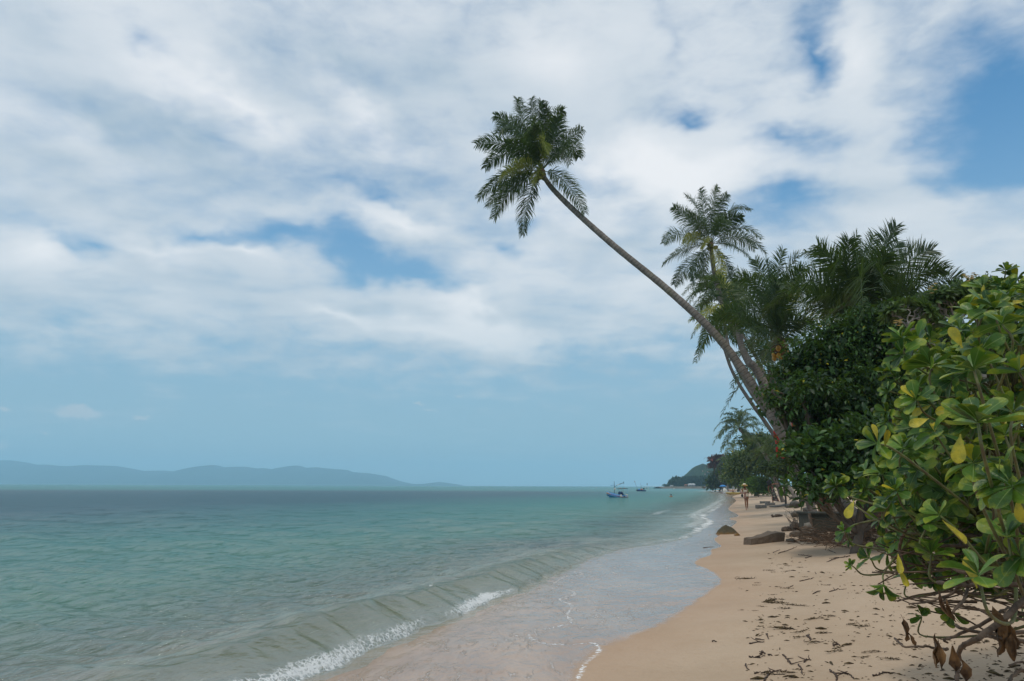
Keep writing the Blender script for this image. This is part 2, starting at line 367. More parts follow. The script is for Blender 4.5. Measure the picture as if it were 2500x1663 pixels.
# loose lacy streaks drifting in the film
st = t.ss(t.noise(t.mapv(g, (3.2, 0.9, 1), (0, 0, R(-38))), 3.0, 6, 0.75, 0.8), 0.55, 0.66)
st = t.m('MULTIPLY', t.m('MULTIPLY', st, fl), t.ss(t.noise(g, 0.6, 2), 0.38, 0.62, 0.0, 0.6))
fr = t.m('MAXIMUM', fr, st)
col = t.mix(fr, col, (0.80, 0.79, 0.77))
rip = t.noise(t.mapv(g, (1.0, 0.45, 1), (0, 0, R(-35))), 6.0, 4, 0.55, 0.4)
hb = t.m('ADD', t.m('MULTIPLY', n2, 0.02), t.m('MULTIPLY', n3, 0.0016))
b1 = t.n('ShaderNodeBump', {'Height': hb, 'Strength': t.m('SUBTRACT', 1.0, t.m('MAXIMUM', fl, t.m('MULTIPLY', t.attr('damp'), 0.8))), 'Distance': 1.0}).outputs[0]
b2 = t.n('ShaderNodeBump', {'Height': t.m('MULTIPLY_ADD', rip, 0.022, t.m('MULTIPLY', fr, 0.012)), 'Strength': fl, 'Distance': 1.0, 'Normal': b1}).outputs[0]
rough = t.mix(fl, t.mix(t.attr('damp'), (0.9,)*3, (0.55,)*3), (0.13,)*3); rough = t.mix(fr, rough, (0.7,)*3)
bs = bsdf(t, col=col, rough=rough, spec=t.m('MULTIPLY_ADD', fl, 0.05, 0.30), normal=b2)
t.t.links.new(bs.outputs[0], out.inputs[0])
sand = mbs.F; mbs.F = sand
tag(mbs.build("sand", m), kind='structure')

# ---------------------------------------------------------------- sea
rs = radii(2.0, 7600, 0.45, 0.022, 0.06); th = np.concatenate([np.linspace(R(-120), R(-42), 70)[:-1], np.linspace(R(-42), R(24), 900), np.linspace(R(24), R(60), 60)[1:]])
X, Y, Fq = polar(rs, th); D = dshore(X, Y)
r = np.hypot(X, Y)
Zw = np.zeros(X.shape)
for i in range(46):                        # small wind sea
    lam = 0.28*1.068**i; ang = R(188+rng.normal(0, 24)); amp = 0.0072*lam**0.62*(0.8+0.4*rng.random())
    vis = np.clip((lam/(np.maximum(0.022, r*r/1183*0.45)))/3-0.5, 0, 1)
    k = 2*PI/lam; p = k*(X*math.sin(ang)+Y*math.cos(ang))+rng.random()*6.28+0.35*np.sin(X*0.23+i)+0.35*np.sin(Y*0.17+2*i)
    amp = amp*np.where(lam < 1.0, 1.35, 1.1)*np.where(lam > 1.2, np.clip((-D-1.5)/6, 0.15, 1), 1.0)
    Zw += amp*vis*(np.sin(p)+0.25*np.sin(2*p))
Zw *= np.clip((-D)/1.2, 0.08, 1)*(0.55+0.9*fbm(X*0.12, Y*0.12, 2, 77))
Amp = np.interp(Y, [0, 5.4, 6.8, 8.5, 10, 11, 12.5, 14.5, 17, 22, 30, 45, 90, 300], [0.02, 0.05, 0.24, 0.28, 0.22, 0.20, 0.25, 0.22, 0.12, 0.07, 0.06, 0.07, 0.09, 0.1])
Amp = 1.2*Amp*(0.85+0.3*vnoise(Y*0.9, Y*0+3, 5))
wob = 0.12*(vnoise(Y*1.1, Y*0, 8)-0.5)+0.05*(vnoise(Y*4, X*2, 8)-0.5)
u = -(D)+wob                               # metres seaward of the front
prof = np.where(u < 0.55, np.clip(u/0.55, 0, 1)**0.8, np.exp(-(np.maximum(u-0.55,0)/1.0)**1.4))
prof = prof*(1+0.03*(fbm(X*3, Y*3, 3, 21)-0.5)*2)
Zw += Amp*prof
u2 = u-5.2-1.2*vnoise(Y*0.25, Y*0, 19); Zw += 0.05*np.exp(-(u2/0.9)**2)*(0.4+vnoise(Y*0.2, Y*0, 4))
Zw = np.where(D > 0, 0.008+0.0*Zw, Zw+0.008)
nb = fbm(X*1.7, Y*1.7, 3, 31)
band = np.exp(-((u-0.06)/np.interp(Y, [5, 9, 14, 30, 60], [0.17, 0.12, 0.09, 0.3, 0.55]))**2)
ystr = np.interp(Y, [0, 6, 7.5, 8.6, 9.3, 10.0, 10.6, 11.5, 12.2, 13, 14, 16, 19, 24, 28, 34, 42, 60, 120, 400], [.8, .8, .9, .75, .3, .7, .9, .8, .2, .5, .1, .15, .4, .6, .8, .8, .7, .6, .45, .2])
foam = band*ystr*(0.58+0.5*vnoise(Y*2.6, X*0, 71))
farb = np.where(Y > 24, np.exp(-((u-0.5)/(0.007*Y+0.45))**2)*0.55+0.5*np.exp(-((u-2.6-0.01*Y)/(0.006*Y+0.3))**2)*vnoise(Y*0.15, Y*0, 61), 0)
foam = np.maximum(foam, farb*np.interp(Y, [24, 30, 400], [0, 1, .5]))
crest = np.exp(-((u-0.82)/0.07)**2)*np.interp(Y, [5, 8, 10.2, 10.8, 11.5, 15], [.25, .35, .6, .8, .3, .2]); foam = np.maximum(foam, crest*0.75)
ok = (D[Fq].max(1) < 0.5) | ((Y[Fq].min(1) > 380))
ok &= ~((Y[Fq].min(1) > 380) & (D[Fq].max(1) > 3))
mbw = MB(); mbw.add(np.stack([X, Y, Zw], 1), Fq[ok], off=-D, foam=foam, wave=np.clip(Amp*prof*5, 0, 1)*np.clip((1.25-u)/0.7, 0, 1), dist=r, reef=np.clip((-D-8)/32+0.5*(fbm(X*0.02, Y*0.05, 3, 90)-0.5), 0, 1)*np.clip((225+60*(fbm(X*0.004, Y*0+3, 2, 91)-0.5)-Y)/45, 0, 1))
m, t, out = newmat("sea_water"); g = t.n('ShaderNodeTexCoord').outputs['Object']
off = t.attr('off'); pn = t.noise(g, 0.05, 3, 0.6); offn = t.m('MULTIPLY', off, t.m('MULTIPLY_ADD', pn, 1.2, 0.4))
cr = t.n('ShaderNodeValToRGB', {0: t.m('DIVIDE', offn, 400.0)}); e = cr.color_ramp.elements
stops = [(0, (0.20, 0.24, 0.17)), (0.012, (0.055, 0.160, 0.115)), (0.035, (0.020, 0.155, 0.122)), (0.09, (0.016, 0.135, 0.122)), (0.17, (0.018, 0.115, 0.112)), (0.28, (0.020, 0.115, 0.115)), (0.62, (0.025, 0.125, 0.125)), (0.80, (0.03, 0.19, 0.18)), (1.0, (0.03, 0.20, 0.19))]
e[0].position = 0; e[0].color = (*stops[0][1], 1); e[1].position = 1; e[1].color = (*stops[-1][1], 1)
for p, c in stops[1:-1]: x_ = e.new(p); x_.color = (*c, 1)
body = t.mix(t.m('MULTIPLY', t.attr('reef'), 0.9), cr.outputs[0], (0.014, 0.060, 0.080))
body = t.mix(t.ss(t.attr('dist'), 215, 290), body, (0.03, 0.17, 0.165))
sv = t.mapv(g, (1.0, 1.0, 1), (0, 0, R(-18)))
hb = t.m('MULTIPLY', t.noise(t.mapv(sv, (0.7, 1.5, 1)), 5.0, 6, 0.62, 0.3), 0.06)
hb = t.m('ADD', hb, t.m('MULTIPLY', t.noise(t.mapv(sv, (0.6, 1.3, 1)), 0.9, 4, 0.6, 0.2), 0.26))
calm = t.ss(off, 0.0, 2.5, 0.35, 1.0)
bp = t.n('ShaderNodeBump', {'Height': hb, 'Strength': calm, 'Distance': 1.0}).outputs[0]
wv = t.attr('wave')
see = t.m('MULTIPLY', t.ss(offn, 0.0, 7.0, 0.88, 0.0), t.m('MULTIPLY_ADD', wv, -0.30, 1.0))
tc = t.mix(wv, t.mix(t.ss(off, 0.0, 7.0), (0.93, 0.94, 0.88), (0.42, 0.66, 0.52)), (0.50, 0.57, 0.38))
dif = t.n('ShaderNodeBsdfDiffuse', {'Color': t.mix(wv, body, (0.11, 0.135, 0.06)), 'Normal': bp})
trn = t.n('ShaderNodeBsdfTransparent', {'Color': tc})
inner = t.n('ShaderNodeMixShader', {0: see, 1: dif.outputs[0], 2: trn.outputs[0]})
gl = t.n('ShaderNodeBsdfGlossy', {'Color': (1, 1, 1, 1), 'Roughness': t.ss(t.attr('dist'), 5, 300, 0.06, 0.22), 'Normal': bp})
frn = t.n('ShaderNodeFresnel', {'IOR': 1.33, 'Normal': bp})
wsh = t.n('ShaderNodeMixShader', {0: t.m('MINIMUM', t.m('MULTIPLY', frn.outputs[0], 0.52), 0.27), 1: inner.outputs[0], 2: gl.outputs[0]})
fv = t.n('ShaderNodeTexVoronoi', {'Vector': t.vm('ADD', g, t.n('ShaderNodeVectorMath', {0: t.noise(g, 8, 3, 0.6, 0, True), 'Scale': 0.2}, operation='SCALE').outputs[0]), 'Scale': 15.0}, feature='DISTANCE_TO_EDGE').outputs['Distance']
lace = t.m('SUBTRACT', 1.0, t.ss(fv, 0.0, 0.2))
ff = t.m('ADD', t.m('MULTIPLY', t.attr('foam'), 1.0), t.m('ADD', t.m('MULTIPLY', lace, 0.25), t.m('MULTIPLY', t.noise(g, 16, 6, 0.85), 0.95)))
ff = t.ss(ff, 1.02, 1.34)
fbp = t.n('ShaderNodeBump', {'Height': t.noise(g, 30, 5, 0.7), 'Strength': 1.0, 'Distance': 0.03}).outputs[0]
fm = bsdf(t, col=(0.80, 0.80, 0.77), rough=0.6, normal=fbp)
fin = t.n('ShaderNodeMixShader', {0: ff, 1: wsh.outputs[0], 2: fm.outputs[0]})
t.t.links.new(fin.outputs[0], out.inputs[0])
tag(mbw.build("sea", m), kind='structure')

# ---------------------------------------------------------------- far island and hills
def ridge(name, prof, D0, depth, mat, base=-2.0, nx=260, ny=26, rough=0.06, left=None, right=None):
    pts = [at(px, py, D0) for px, py in prof]; xx = np.array([p.x for p in pts]); zz = np.array([p.z for p in pts])
    gx = np.linspace(xx[0], xx[-1], nx); gy = np.linspace(-1, 1, ny); A, B = np.meshgrid(gx, gy, indexing='ij')
    top = np.interp(A, xx, zz); hgt = top.max()
    prf = np.clip(1-np.abs(B)**1.7, 0, 1)
    nz = fbm(A/hgt*0.8, B*depth/hgt*0.8, 5, 13)-0.5
    fine = (fbm(A/hgt*9, B*depth/hgt*9, 3, 17)-0.5)*hgt*rough*0.35
    Zr = base+(top-base)*prf*(1+nz*rough*6*(1-prf)*1.2)+fine*prf
    V = np.stack([A, D0+B*depth, Zr], -1).reshape(-1, 3)
    i, j = np.meshgrid(np.arange(nx-1), np.arange(ny-1), indexing='ij')
    Fq = np.stack([i*ny+j, (i+1)*ny+j, (i+1)*ny+j+1, i*ny+j+1], -1).reshape(-1, 4)
    mb = MB(); mb.add(V, Fq); return tag(mb.build(name, mat), kind='structure')
def hillmat(name, a, b, sc_, bump):
    m, t, out = newmat(name); g = t.n('ShaderNodeTexCoord').outputs['Object']
    n = t.noise(g, sc_, 6, 0.7); c = t.mix(t.ss(n, 0.38, 0.62), a, b)
    bp = t.n('ShaderNodeBump', {'Height': t.noise(g, sc_*2, 6, 0.75), 'Strength': 1.0, 'Distance': bump}).outputs[0]
    t.t.links.new(bsdf(t, col=c, rough=0.9, spec=0.1, normal=bp).outputs[0], out.inputs[0]); return m
isl = [(0,57),(40,48),(90,55),(140,68),(190,76),(235,70),(300,78),(390,78),(440,73),(570,77),(640,90),(700,104),(760,102),(840,101),(900,106),(950,102),(1000,82),(1070,72),(1120,88),(1160,82),(1230,81),(1300,92),(1330,88),(1375,103),(1420,84),(1490,74),(1530,88),(1590,84),(1660,92),(1730,96),(1760,108),(1850,114),(1920,126),(1980,150),(2050,167),(2130,168),(2200,157),(2240,163),(2290,170),(2330,180)]
isl = [(-1100, 70), (-600, 40), (-300, 62), (-120, 50)]+isl
ridge("far_island", [(a/2.0496, 1100+b/2.0496) for a, b in isl], 4500, 700, hillmat("far_forest", (0.012, 0.045, 0.045), (0.02, 0.06, 0.05), 0.004, 25))
hp = [(960,930),(1000,700),(1050,600),(1110,520),(1180,440),(1240,350),(1280,300),(1340,272),(1400,290),(1450,300),(1520,312),(1600,380),(1800,420),(2200,520),(2800,640),(3400,930)]
ridge("wooded_hill", [(1600+a/11.785, 1110+b/11.785) for a, b in hp], 760, 120, hillmat("hill_forest", (0.010, 0.026, 0.010), (0.045, 0.08, 0.022), 0.08, 5), nx=200, ny=40, rough=0.16)
# low headland the wood grows on
hl = [(60, 929), (140, 924), (300, 921), (420, 915), (700, 916), (1000, 914), (1600, 910), (3200, 880)]
ridge("headland", [(1600+a/11.785, 1110+b/11.785) for a, b in hl], 560, 22, simple("headland_rock", (0.16, 0.13, 0.09), 0.9, 0.5, 0.4, 0.3), base=-0.5, nx=80, ny=12, rough=0.3)

# ---------------------------------------------------------------- haze
mb = MB(); box(mb, (0, 2900, 118), (15800, 10000, 256))
m, t, out = newmat("haze_air")
v = t.n('ShaderNodeVolumePrincipled', {'Color': (0.52, 0.82, 1.0, 1), 'Density': 0.00031, 'Anisotropy': 0.0})
t.t.links.new(v.outputs[0], out.inputs['Volume'])
tag(mb.build("haze", m), kind='stuff')
# ---------------------------------------------------------------- foliage tools
def grid_leaf(rows, cols, bend, fold, roll=0.0):
    """leaf template: rows = [(y, halfwidth)], cols across; returns verts, quads, |u|, y"""
    u = np.linspace(-1, 1, cols); V = []; U = []
    for y, hw in rows:
        for c in u:
            V.append((c*hw, y, fold*abs(c)*hw*2-bend*y*y-roll*(abs(c)**2)*hw)); U.append(abs(c)*hw)
    n = len(rows); i, j = np.meshgrid(np.arange(n-1), np.arange(cols-1), indexing='ij')
    Fq = np.stack([i*cols+j, i*cols+j+1, (i+1)*cols+j+1, (i+1)*cols+j], -1).reshape(-1, 4)
    return np.array(V), Fq, np.array(U)
T_DIAM = (np.array([(0, 0, 0), (0.5, 0.42, 0.10), (0, 1, -0.12), (-0.5, 0.42, 0.10), (0, 0.45, 0)]), np.array([(0, 1, 4), (1, 2, 4), (2, 3, 4), (3, 0, 4)]), np.array([0, .5, 0, .5, 0]))
T_OVAL = grid_leaf([(0, .03), (.22, .30), (.5, .46), (.8, .34), (1, .02)], 3, 0.18, 0.12)
T_BIG = grid_leaf([(0, .025), (.10, .035), (.25, .10), (.42, .17), (.58, .23), (.72, .265), (.84, .25), (.93, .18), (.985, .09), (1, .02)], 5, 0.20, 0.10)
T_BIGR = grid_leaf([(0, .025), (.10, .035), (.25, .09), (.42, .14), (.58, .19), (.72, .22), (.84, .21), (.93, .16), (.985, .08), (1, .02)], 5, 0.42, 0.0, -0.7)
T_BIGC = grid_leaf([(0, .025), (.10, .035), (.25, .10), (.42, .15), (.58, .17), (.72, .20), (.84, .19), (.93, .13), (.985, .07), (1, .02)], 5, -0.12, 0.38)
def put_leaves(mb, T, P, Dr, N, L, Wd, tone):
    """place n copies of template T: origins P, long axes Dr, face normals N"""
    V, Fq, U = T; P = np.asarray(P); n = len(P); Dr = nrm(np.asarray(Dr, float)); S = nrm(np.cross(Dr, N)); N = np.cross(S, Dr)
    L = np.broadcast_to(L, (n,)); Wd = np.broadcast_to(Wd, (n,))
    A = P[:, None]+S[:, None]*(V[:, 0][None, :, None]*Wd[:, None, None])+Dr[:, None]*(V[:, 1][None, :, None]*L[:, None, None])+N[:, None]*(V[:, 2][None, :, None]*L[:, None, None])
    k = len(V); FF = (Fq[None]+np.arange(n)[:, None, None]*k).reshape(-1, Fq.shape[1])
    mb.add(A.reshape(-1, 3), FF, tone=np.repeat(np.broadcast_to(tone, (n,)), k), lu=np.tile(U, n), ly=np.tile(V[:, 1], n))
def rdir(n): return nrm(rng.normal(size=(n, 3)))

# ---------------------------------------------------------------- coconut palms
m_frond = leafmat("palm_leaflets", (0.012, 0.030, 0.010), (0.062, 0.095, 0.030), yfrac=0.0, rough=0.42, transl=0.22, spec=0.35)
m_frond_old = leafmat("old_palm_leaflets", (0.17, 0.18, 0.035), (0.34, 0.32, 0.06), yfrac=0.0, rough=0.5, transl=0.3)
m_frond_far = leafmat("distant_palm_leaflets", (0.015, 0.035, 0.012), (0.085, 0.115, 0.034), yfrac=0.0, rough=0.45, transl=0.25)
def barkmat(name, a, b, ringc, ring=0.12):
    m, t, out = newmat(name); g = t.n('ShaderNodeTexCoord').outputs['Object']; lv = t.attr('lv')
    fr_ = t.m('FRACT', t.m('ADD', t.m('DIVIDE', lv, ring), t.m('MULTIPLY', t.noise(g, 1.5, 2), 0.8)))
    rg = t.ss(t.m('ABSOLUTE', t.m('SUBTRACT', fr_, 0.5)), 0.34, 0.5)
    c = t.mix(t.ss(t.noise(g, 3.0, 5, 0.65), 0.35, 0.65), a, b); c = t.mix(t.m('MULTIPLY', rg, 0.45), c, ringc)
    c = t.mix(t.m('MULTIPLY', t.ss(t.noise(g, 1.1, 4), 0.58, 0.7), 0.4), c, (0.16, 0.15, 0.07))
    hh = t.m('MULTIPLY_ADD', rg, -0.02, t.m('MULTIPLY', t.noise(g, 22, 5, 0.7), 0.015))
    bp = t.n('ShaderNodeBump', {'Height': hh, 'Strength': 1.0, 'Distance': 1.0}).outputs[0]
    t.t.links.new(bsdf(t, col=c, rough=0.85, spec=0.2, normal=bp).outputs[0], out.inputs[0]); return m
m_palmbark = barkmat("palm_bark", (0.19, 0.16, 0.135), (0.12, 0.10, 0.085), (0.06, 0.045, 0.035))
m_palmbark2 = barkmat("weathered_palm_bark", (0.24, 0.205, 0.175), (0.15, 0.13, 0.11), (0.09, 0.075, 0.06), 0.15)
m_barkred = barkmat("fibrous_palm_bark", (0.30, 0.16, 0.09), (0.17, 0.09, 0.05), (0.08, 0.04, 0.02), 0.10)
m_rachis = simple("palm_rib", (0.20, 0.21, 0.055), 0.5, 0.4, 3)
m_rachis_old = simple("yellow_palm_rib", (0.42, 0.30, 0.05), 0.5, 0.3, 3)
m_nut = simple("green_coconut", (0.16, 0.15, 0.025), 0.4, 0.5, 2.5)
m_nuto = simple("orange_coconut", (0.55, 0.27, 0.03), 0.4, 0.3, 2.5)
m_fibre = simple("palm_fibre", (0.16, 0.085, 0.045), 0.9, 0.5, 9, 0.01)
def bez(p0, p1, p2, n):
    t = np.linspace(0, 1, n)[:, None]; return (1-t)**2*p0+2*t*(1-t)*p1+t*t*p2
def frond_mb(P0, P1, P2, n=48, Lm=0.6, wid=0.05, roll=0.5, droop=0.45, seed=0, tone=0.4, rr=0.02, start=0.14, ragged=0.4):
    g = np.random.default_rng(seed); P0, P1, P2 = (np.asarray(p, float) for p in (P0, P1, P2))
    ctr = 2*P1-0.5*(P0+P2)                    # P1 lies on the curve at its middle
    K = bez(P0, ctr, P2, 22); mb = MB(); tube(mb, K, np.linspace(rr, rr*0.25, 22), 5, tone=0.93)
    t = np.linspace(start, 0.995, n); C = bez(P0, ctr, P2, 200); Cf = (t*199).astype(int); Cp = C[Cf]; T = nrm(np.gradient(C, axis=0))[Cf]
    h = P2-P0; h[2] *= 0.3; h = h/max(np.linalg.norm(h), 1e-6)
    side = nrm(np.cross(T, np.array([0, 0, 1.0])+0*T)); s0 = np.cross(h, [0, 0, 1.0]); s0 = s0/max(np.linalg.norm(s0), 1e-6)
    side = nrm(side*np.sign((side@s0)[:, None]+1e-9)*0.35+s0); side = nrm(side-T*(side*T).sum(1)[:, None])
    N = np.cross(side, T); c, s = math.cos(roll), math.sin(roll)
    side, N = side*c+N*s, N*c-side*s
    shape = (np.minimum((t-start)/0.22+0.35, 1))*np.clip(1.0-0.62*np.clip((t-0.5)/0.5, 0, 1)**1.5, 0.15, 1)
    fw = 0.35+0.75*t
    V = []; Fs = []; tn = []
    for sg in (-1, 1):
        L = Lm*shape*(1+ragged*(g.random(n)-0.6)); d0 = nrm(side*sg+T*fw[:, None]+N*(0.28+0.24*g.normal(size=(n, 1)))+0.15*g.normal(size=(n, 3)))
        dr = droop*(0.6+0.8*g.random(n))[:, None]*np.array([0, 0, -1.0])
        d1 = nrm(d0+dr*0.8); d2 = nrm(d0+dr*2.2)
        a = Cp; b = a+d0*(L*0.35)[:, None]; c_ = b+d1*(L*0.35)[:, None]; e = c_+d2*(L*0.32)[:, None]
        wv = nrm(np.cross(d0, N)+0.5*N*g.normal(size=(n, 1))*0.6)*wid*0.5
        Q = np.stack([a-wv*0.5, a+wv*0.5, b-wv, b+wv, c_-wv*0.75, c_+wv*0.75, e], 1)
        V.append(Q.reshape(-1, 3)); tn.append(np.repeat(np.clip(tone+0.25*g.normal(size=n), 0, 0.98), 7))
    V = np.concatenate(V); k = np.arange(2*n)[:, None]*7
    mb.add(V, [np.concatenate([k+np.array([0, 1, 3, 2]), k+np.array([2, 3, 5, 4])]), k+np.array([4, 5, 6])], tone=np.concatenate(tn))
    return mb
def palm(label, trunk, r0, r1, crown, fronds, nuts=0, nutmat=None, L=3.5, n=48, Lm=0.6, wid=0.05, bark=None, mat=None, seed=1, group=None, auto=0, crownr=0.16, name='coconut_palm', flare=1.35, autoel=(-50, 80), dr=None):
    """trunk: world points from the ground up; fronds: (mid px, mid py, tip px, tip py[, depth sign][, old])"""
    g = np.random.default_rng(seed); trunk[0] = Vector((trunk[0][0], trunk[0][1], float(Z(trunk[0][0], trunk[0][1]))-0.1)); base = Vector(trunk[0]); root = thing(name, label, 'palm tree', base, 0, group)
    K = smoothpath([tuple(p) for p in trunk], 8); nn = len(K); tt = np.linspace(0, 1, nn)
    # ring scars as small steps in the radius
    K2 = np.stack([np.interp(np.linspace(0, 1, 110), tt, K[:, i]) for i in range(3)], 1); t2 = np.linspace(0, 1, 110)
    rad = (r0+(r1-r0)*t2**0.8)*(1+(flare-1)*np.exp(-t2*16))*(1+0.025*np.sin(np.arange(110)*2.2))
    mb = MB(); tube(mb, K2, rad, 14); mb.build('trunk', bark or m_palmbark, root, True)
    c = np.array(crown, float); mb = MB()
    ball(mb, Vector(c)-Vector((0, 0, 0.05)), crownr, 2, 0.3, seed, (1, 1, 1.3)); mb.build('crown_heart', m_fibre, root, True)
    for i, f in enumerate(fronds):
        mx, my, tx, ty = f[:4]; sgn = f[4] if len(f) > 4 else (1 if g.random() < 0.5 else -1); old = len(f) > 5 and f[5]
        Yc = c[1]; p2 = np.array(at(tx, ty, Yc)); pr = np.linalg.norm(p2-c); Ll = L*(0.9+0.15*g.random())
        dy = abs(sgn)*0.75*math.sqrt(max(0.0, Ll*Ll-pr*pr))*(1 if sgn > 0 else -1)
        p2 = np.array(at(tx, ty, Yc+dy)); p1 = np.array(at(mx, my, Yc+dy*0.55))
        roll = (0.55+0.75*g.random())*(1 if g.random() < 0.5 else -1)
        frond_mb(c, p1, p2, n, Lm*(0.85 if old else 1), wid, roll, (0.35+0.3*g.random()) if dr is None else dr*(.7+.6*g.random()), seed*100+i, 0.25+0.5*g.random(), 0.022*L/3.5).build('frond', m_frond_old if old else (mat or m_frond), root, True)
    for i in range(auto):
        a = i*2.399963+g.normal()*0.25; e = R(autoel[0])+(R(autoel[1])-R(autoel[0]))*((i+0.5)/auto)**0.8; Ll = L*(0.75+0.3*g.random())
        h = np.array([math.cos(a), math.sin(a), 0]); d0 = h*math.cos(e)+np.array([0, 0, math.sin(e)])
        p1 = c+d0*Ll*0.5+np.array([0, 0, 0.10*Ll]); p2 = c+(h*math.cos(e*0.75))*Ll*0.92+np.array([0, 0, (math.sin(e)-0.42*math.cos(e)**1)*Ll*0.85])
        frond_mb(c, p1, p2, n, Lm, wid, (g.random()-0.5)*1.4, 0.55, seed*100+50+i, 0.2+0.6*g.random(), 0.022*L/3.5).build('frond', (m_frond_old if (g.random() < 0.12) else (mat or m_frond)), root, True)
    for i in range(nuts):
        a = g.random()*6.28; q = c+np.array([math.cos(a)*0.30*g.random()**0.5, math.sin(a)*0.30*g.random()**0.5-0.12, -0.12-0.34*g.random()])*(L/3.5)
        mb = MB(); ball(mb, q, 0.10, 2, 0.08, i, (0.9, 0.9, 1.15)); mb.build('coconut', nutmat or m_nut, root, True)
    return root
def px3(l, kx, ox, oy): return [(ox+a/kx, oy+b/kx, ox+c/kx, oy+d/kx)+tuple(e) for a, b, c, d, *e in l]
# the long leaning palm
c1_ = at(1322, 418, 27.5)
tr = [ground(1975, 1200)*0+Vector((12.1, 24.6, 1.35)), at(1925, 1080, 24.8), at(1870, 990, 25.0), at(1760, 832, 25.4), at(1640, 716, 25.9), at(1500, 601, 26.5), at(1405, 517, 27.0), at(1350, 462, 27.3), Vector(c1_)+Vector((0.05, 0, -0.18))]
f1 = px3([(690,430,660,150,1),(765,440,748,180,-1),(610,420,535,155,0.5),(560,470,330,310,1),(530,440,358,470,-1),(460,590,160,568,0.6),(450,660,240,785,1),(560,760,372,890,-1,1),(470,850,182,1060,-1),(480,920,265,1130,0.7),(500,960,322,1240,1),(640,1050,588,1392,0.6),(960,905,1150,1195,-0.8,0),(930,590,1130,430,0.5),(960,610,1012,755,-1),(1000,600,1095,685,1),(850,420,950,262,0.8),(810,480,792,205,1),(700,480,622,470,-1.3),(770,560,800,640,-1.4,1),(725,800,700,925,-0.8,1),(620,560,480,450,1),(870,520,900,330,-0.6),(640,640,420,560,-0.8),(700,560,690,330,-1.2)], 3.734, 1120, 200)
palm("long thin coconut palm leaning far out over the sea, crown alone against the sky", tr, 0.195, 0.095, c1_, f1, 16, None, 3.1, 120, 0.74, 0.028, m_palmbark2, seed=3, group=None)
# the second palm behind it
c2_ = at(1736, 596, 41)
tr = [Vector((19.0, 36, 1.5)), at(1905, 1010, 37), at(1850, 915, 38), at(1812, 850, 39), at(1770, 760, 40), at(1747, 680, 40.6), at(1738, 625, 41), Vector(c2_)-Vector((0, 0, .2))]
f2 = px3([(410,310,310,190),(450,320,430,130),(520,300,560,120),(560,340,640,180),(640,330,820,300),(640,400,760,365),(720,450,910,530),(760,520,945,650),(680,590,830,700),(700,530,860,615),(340,390,210,280),(260,500,130,570),(370,520,285,560,-1,1),(300,620,130,735),(320,760,215,900),(390,740,355,870),(455,760,460,920),(570,700,612,890,-1,1),(640,770,690,920),(590,400,640,420,-1.3),(470,560,450,600,-1,1),(430,430,330,330),(560,430,600,330,1)], 3.267, 1580, 420)
palm("upright slender palm with green nuts, right of the long leaning palm's trunk", tr, 0.19, 0.125, c2_, f2, 14, None, 3.9, 104, 0.80, 0.035, seed=5)
# bushy palm with orange nuts
c3_ = at(1903, 842, 25)
tr = [Vector((11.2, 25.2, 1.4)), at(1945, 1010, 25.2), at(1930, 925, 25.1), at(1912, 865, 25), Vector(c3_)-Vector((0, 0, .1))]
f3 = px3([(900,1000,720,790),(960,960,860,700),(1030,950,1085,620),(1000,1000,950,700),(1100,900,1205,665),(1090,1000,1235,770),(760,1140,530,1180,-1),(900,1120,700,1140,-1),(880,1240,760,1290),(1180,1220,1330,1230,-1),(1080,1220,1290,1200,-1),(860,1300,860,1420),(960,1120,1000,800),(880,1080,700,900),(1150,1080,1300,900,1),(1020,1080,1040,860,-1),(1130,1130,1320,1060,1),(800,1200,620,1100,1),(980,1400,930,1520,-1)], 3.267, 1580, 420)
palm("bushy palm with orange nuts and a reddish fibrous trunk beside the dark leafy tree", tr, 0.20, 0.22, c3_, f3, 7, m_nuto, 3.9, 84, 0.72, 0.034, m_barkred, seed=8, dr=0.16, auto=6, crownr=0.3, autoel=(10, 85))
# dark wide palm on the right
c4_ = at(2100, 800, 20.5)
tr = [Vector((10.4, 20.5, 1.3)), at(2120, 1000, 20.5), at(2105, 850, 20.5), Vector(c4_)-Vector((0, 0, .1))]
f4 = px3([(850,320,715,118),(910,320,898,85),(930,300,942,60),(1000,300,1045,58),(1070,220,1178,8),(1110,280,1190,95),(1150,300,1280,130),(1210,260,1392,148),(1240,330,1460,262),(1300,370,1550,312),(740,350,570,372,-1),(800,430,590,330),(870,240,815,280,-1),(965,300,985,540,-1.6),(1060,300,1100,380,-1.2),(780,480,640,500),(1150,430,1300,390,-1),(980,350,990,150,1),(880,400,780,250,1),(1050,330,1120,170,-1),(820,450,650,420,-1),(900,470,760,560,-1),(1090,420,1200,300,1)], 2.413, 1700, 550)
palm("broad dark coconut palm without visible nuts, its crown rising above the dark leafy tree", tr, 0.22, 0.24, c4_, f4, 0, None, 3.6, 90, 0.78, 0.030, m_barkred, seed=9, dr=0.14, auto=5, crownr=0.28, autoel=(10, 80))
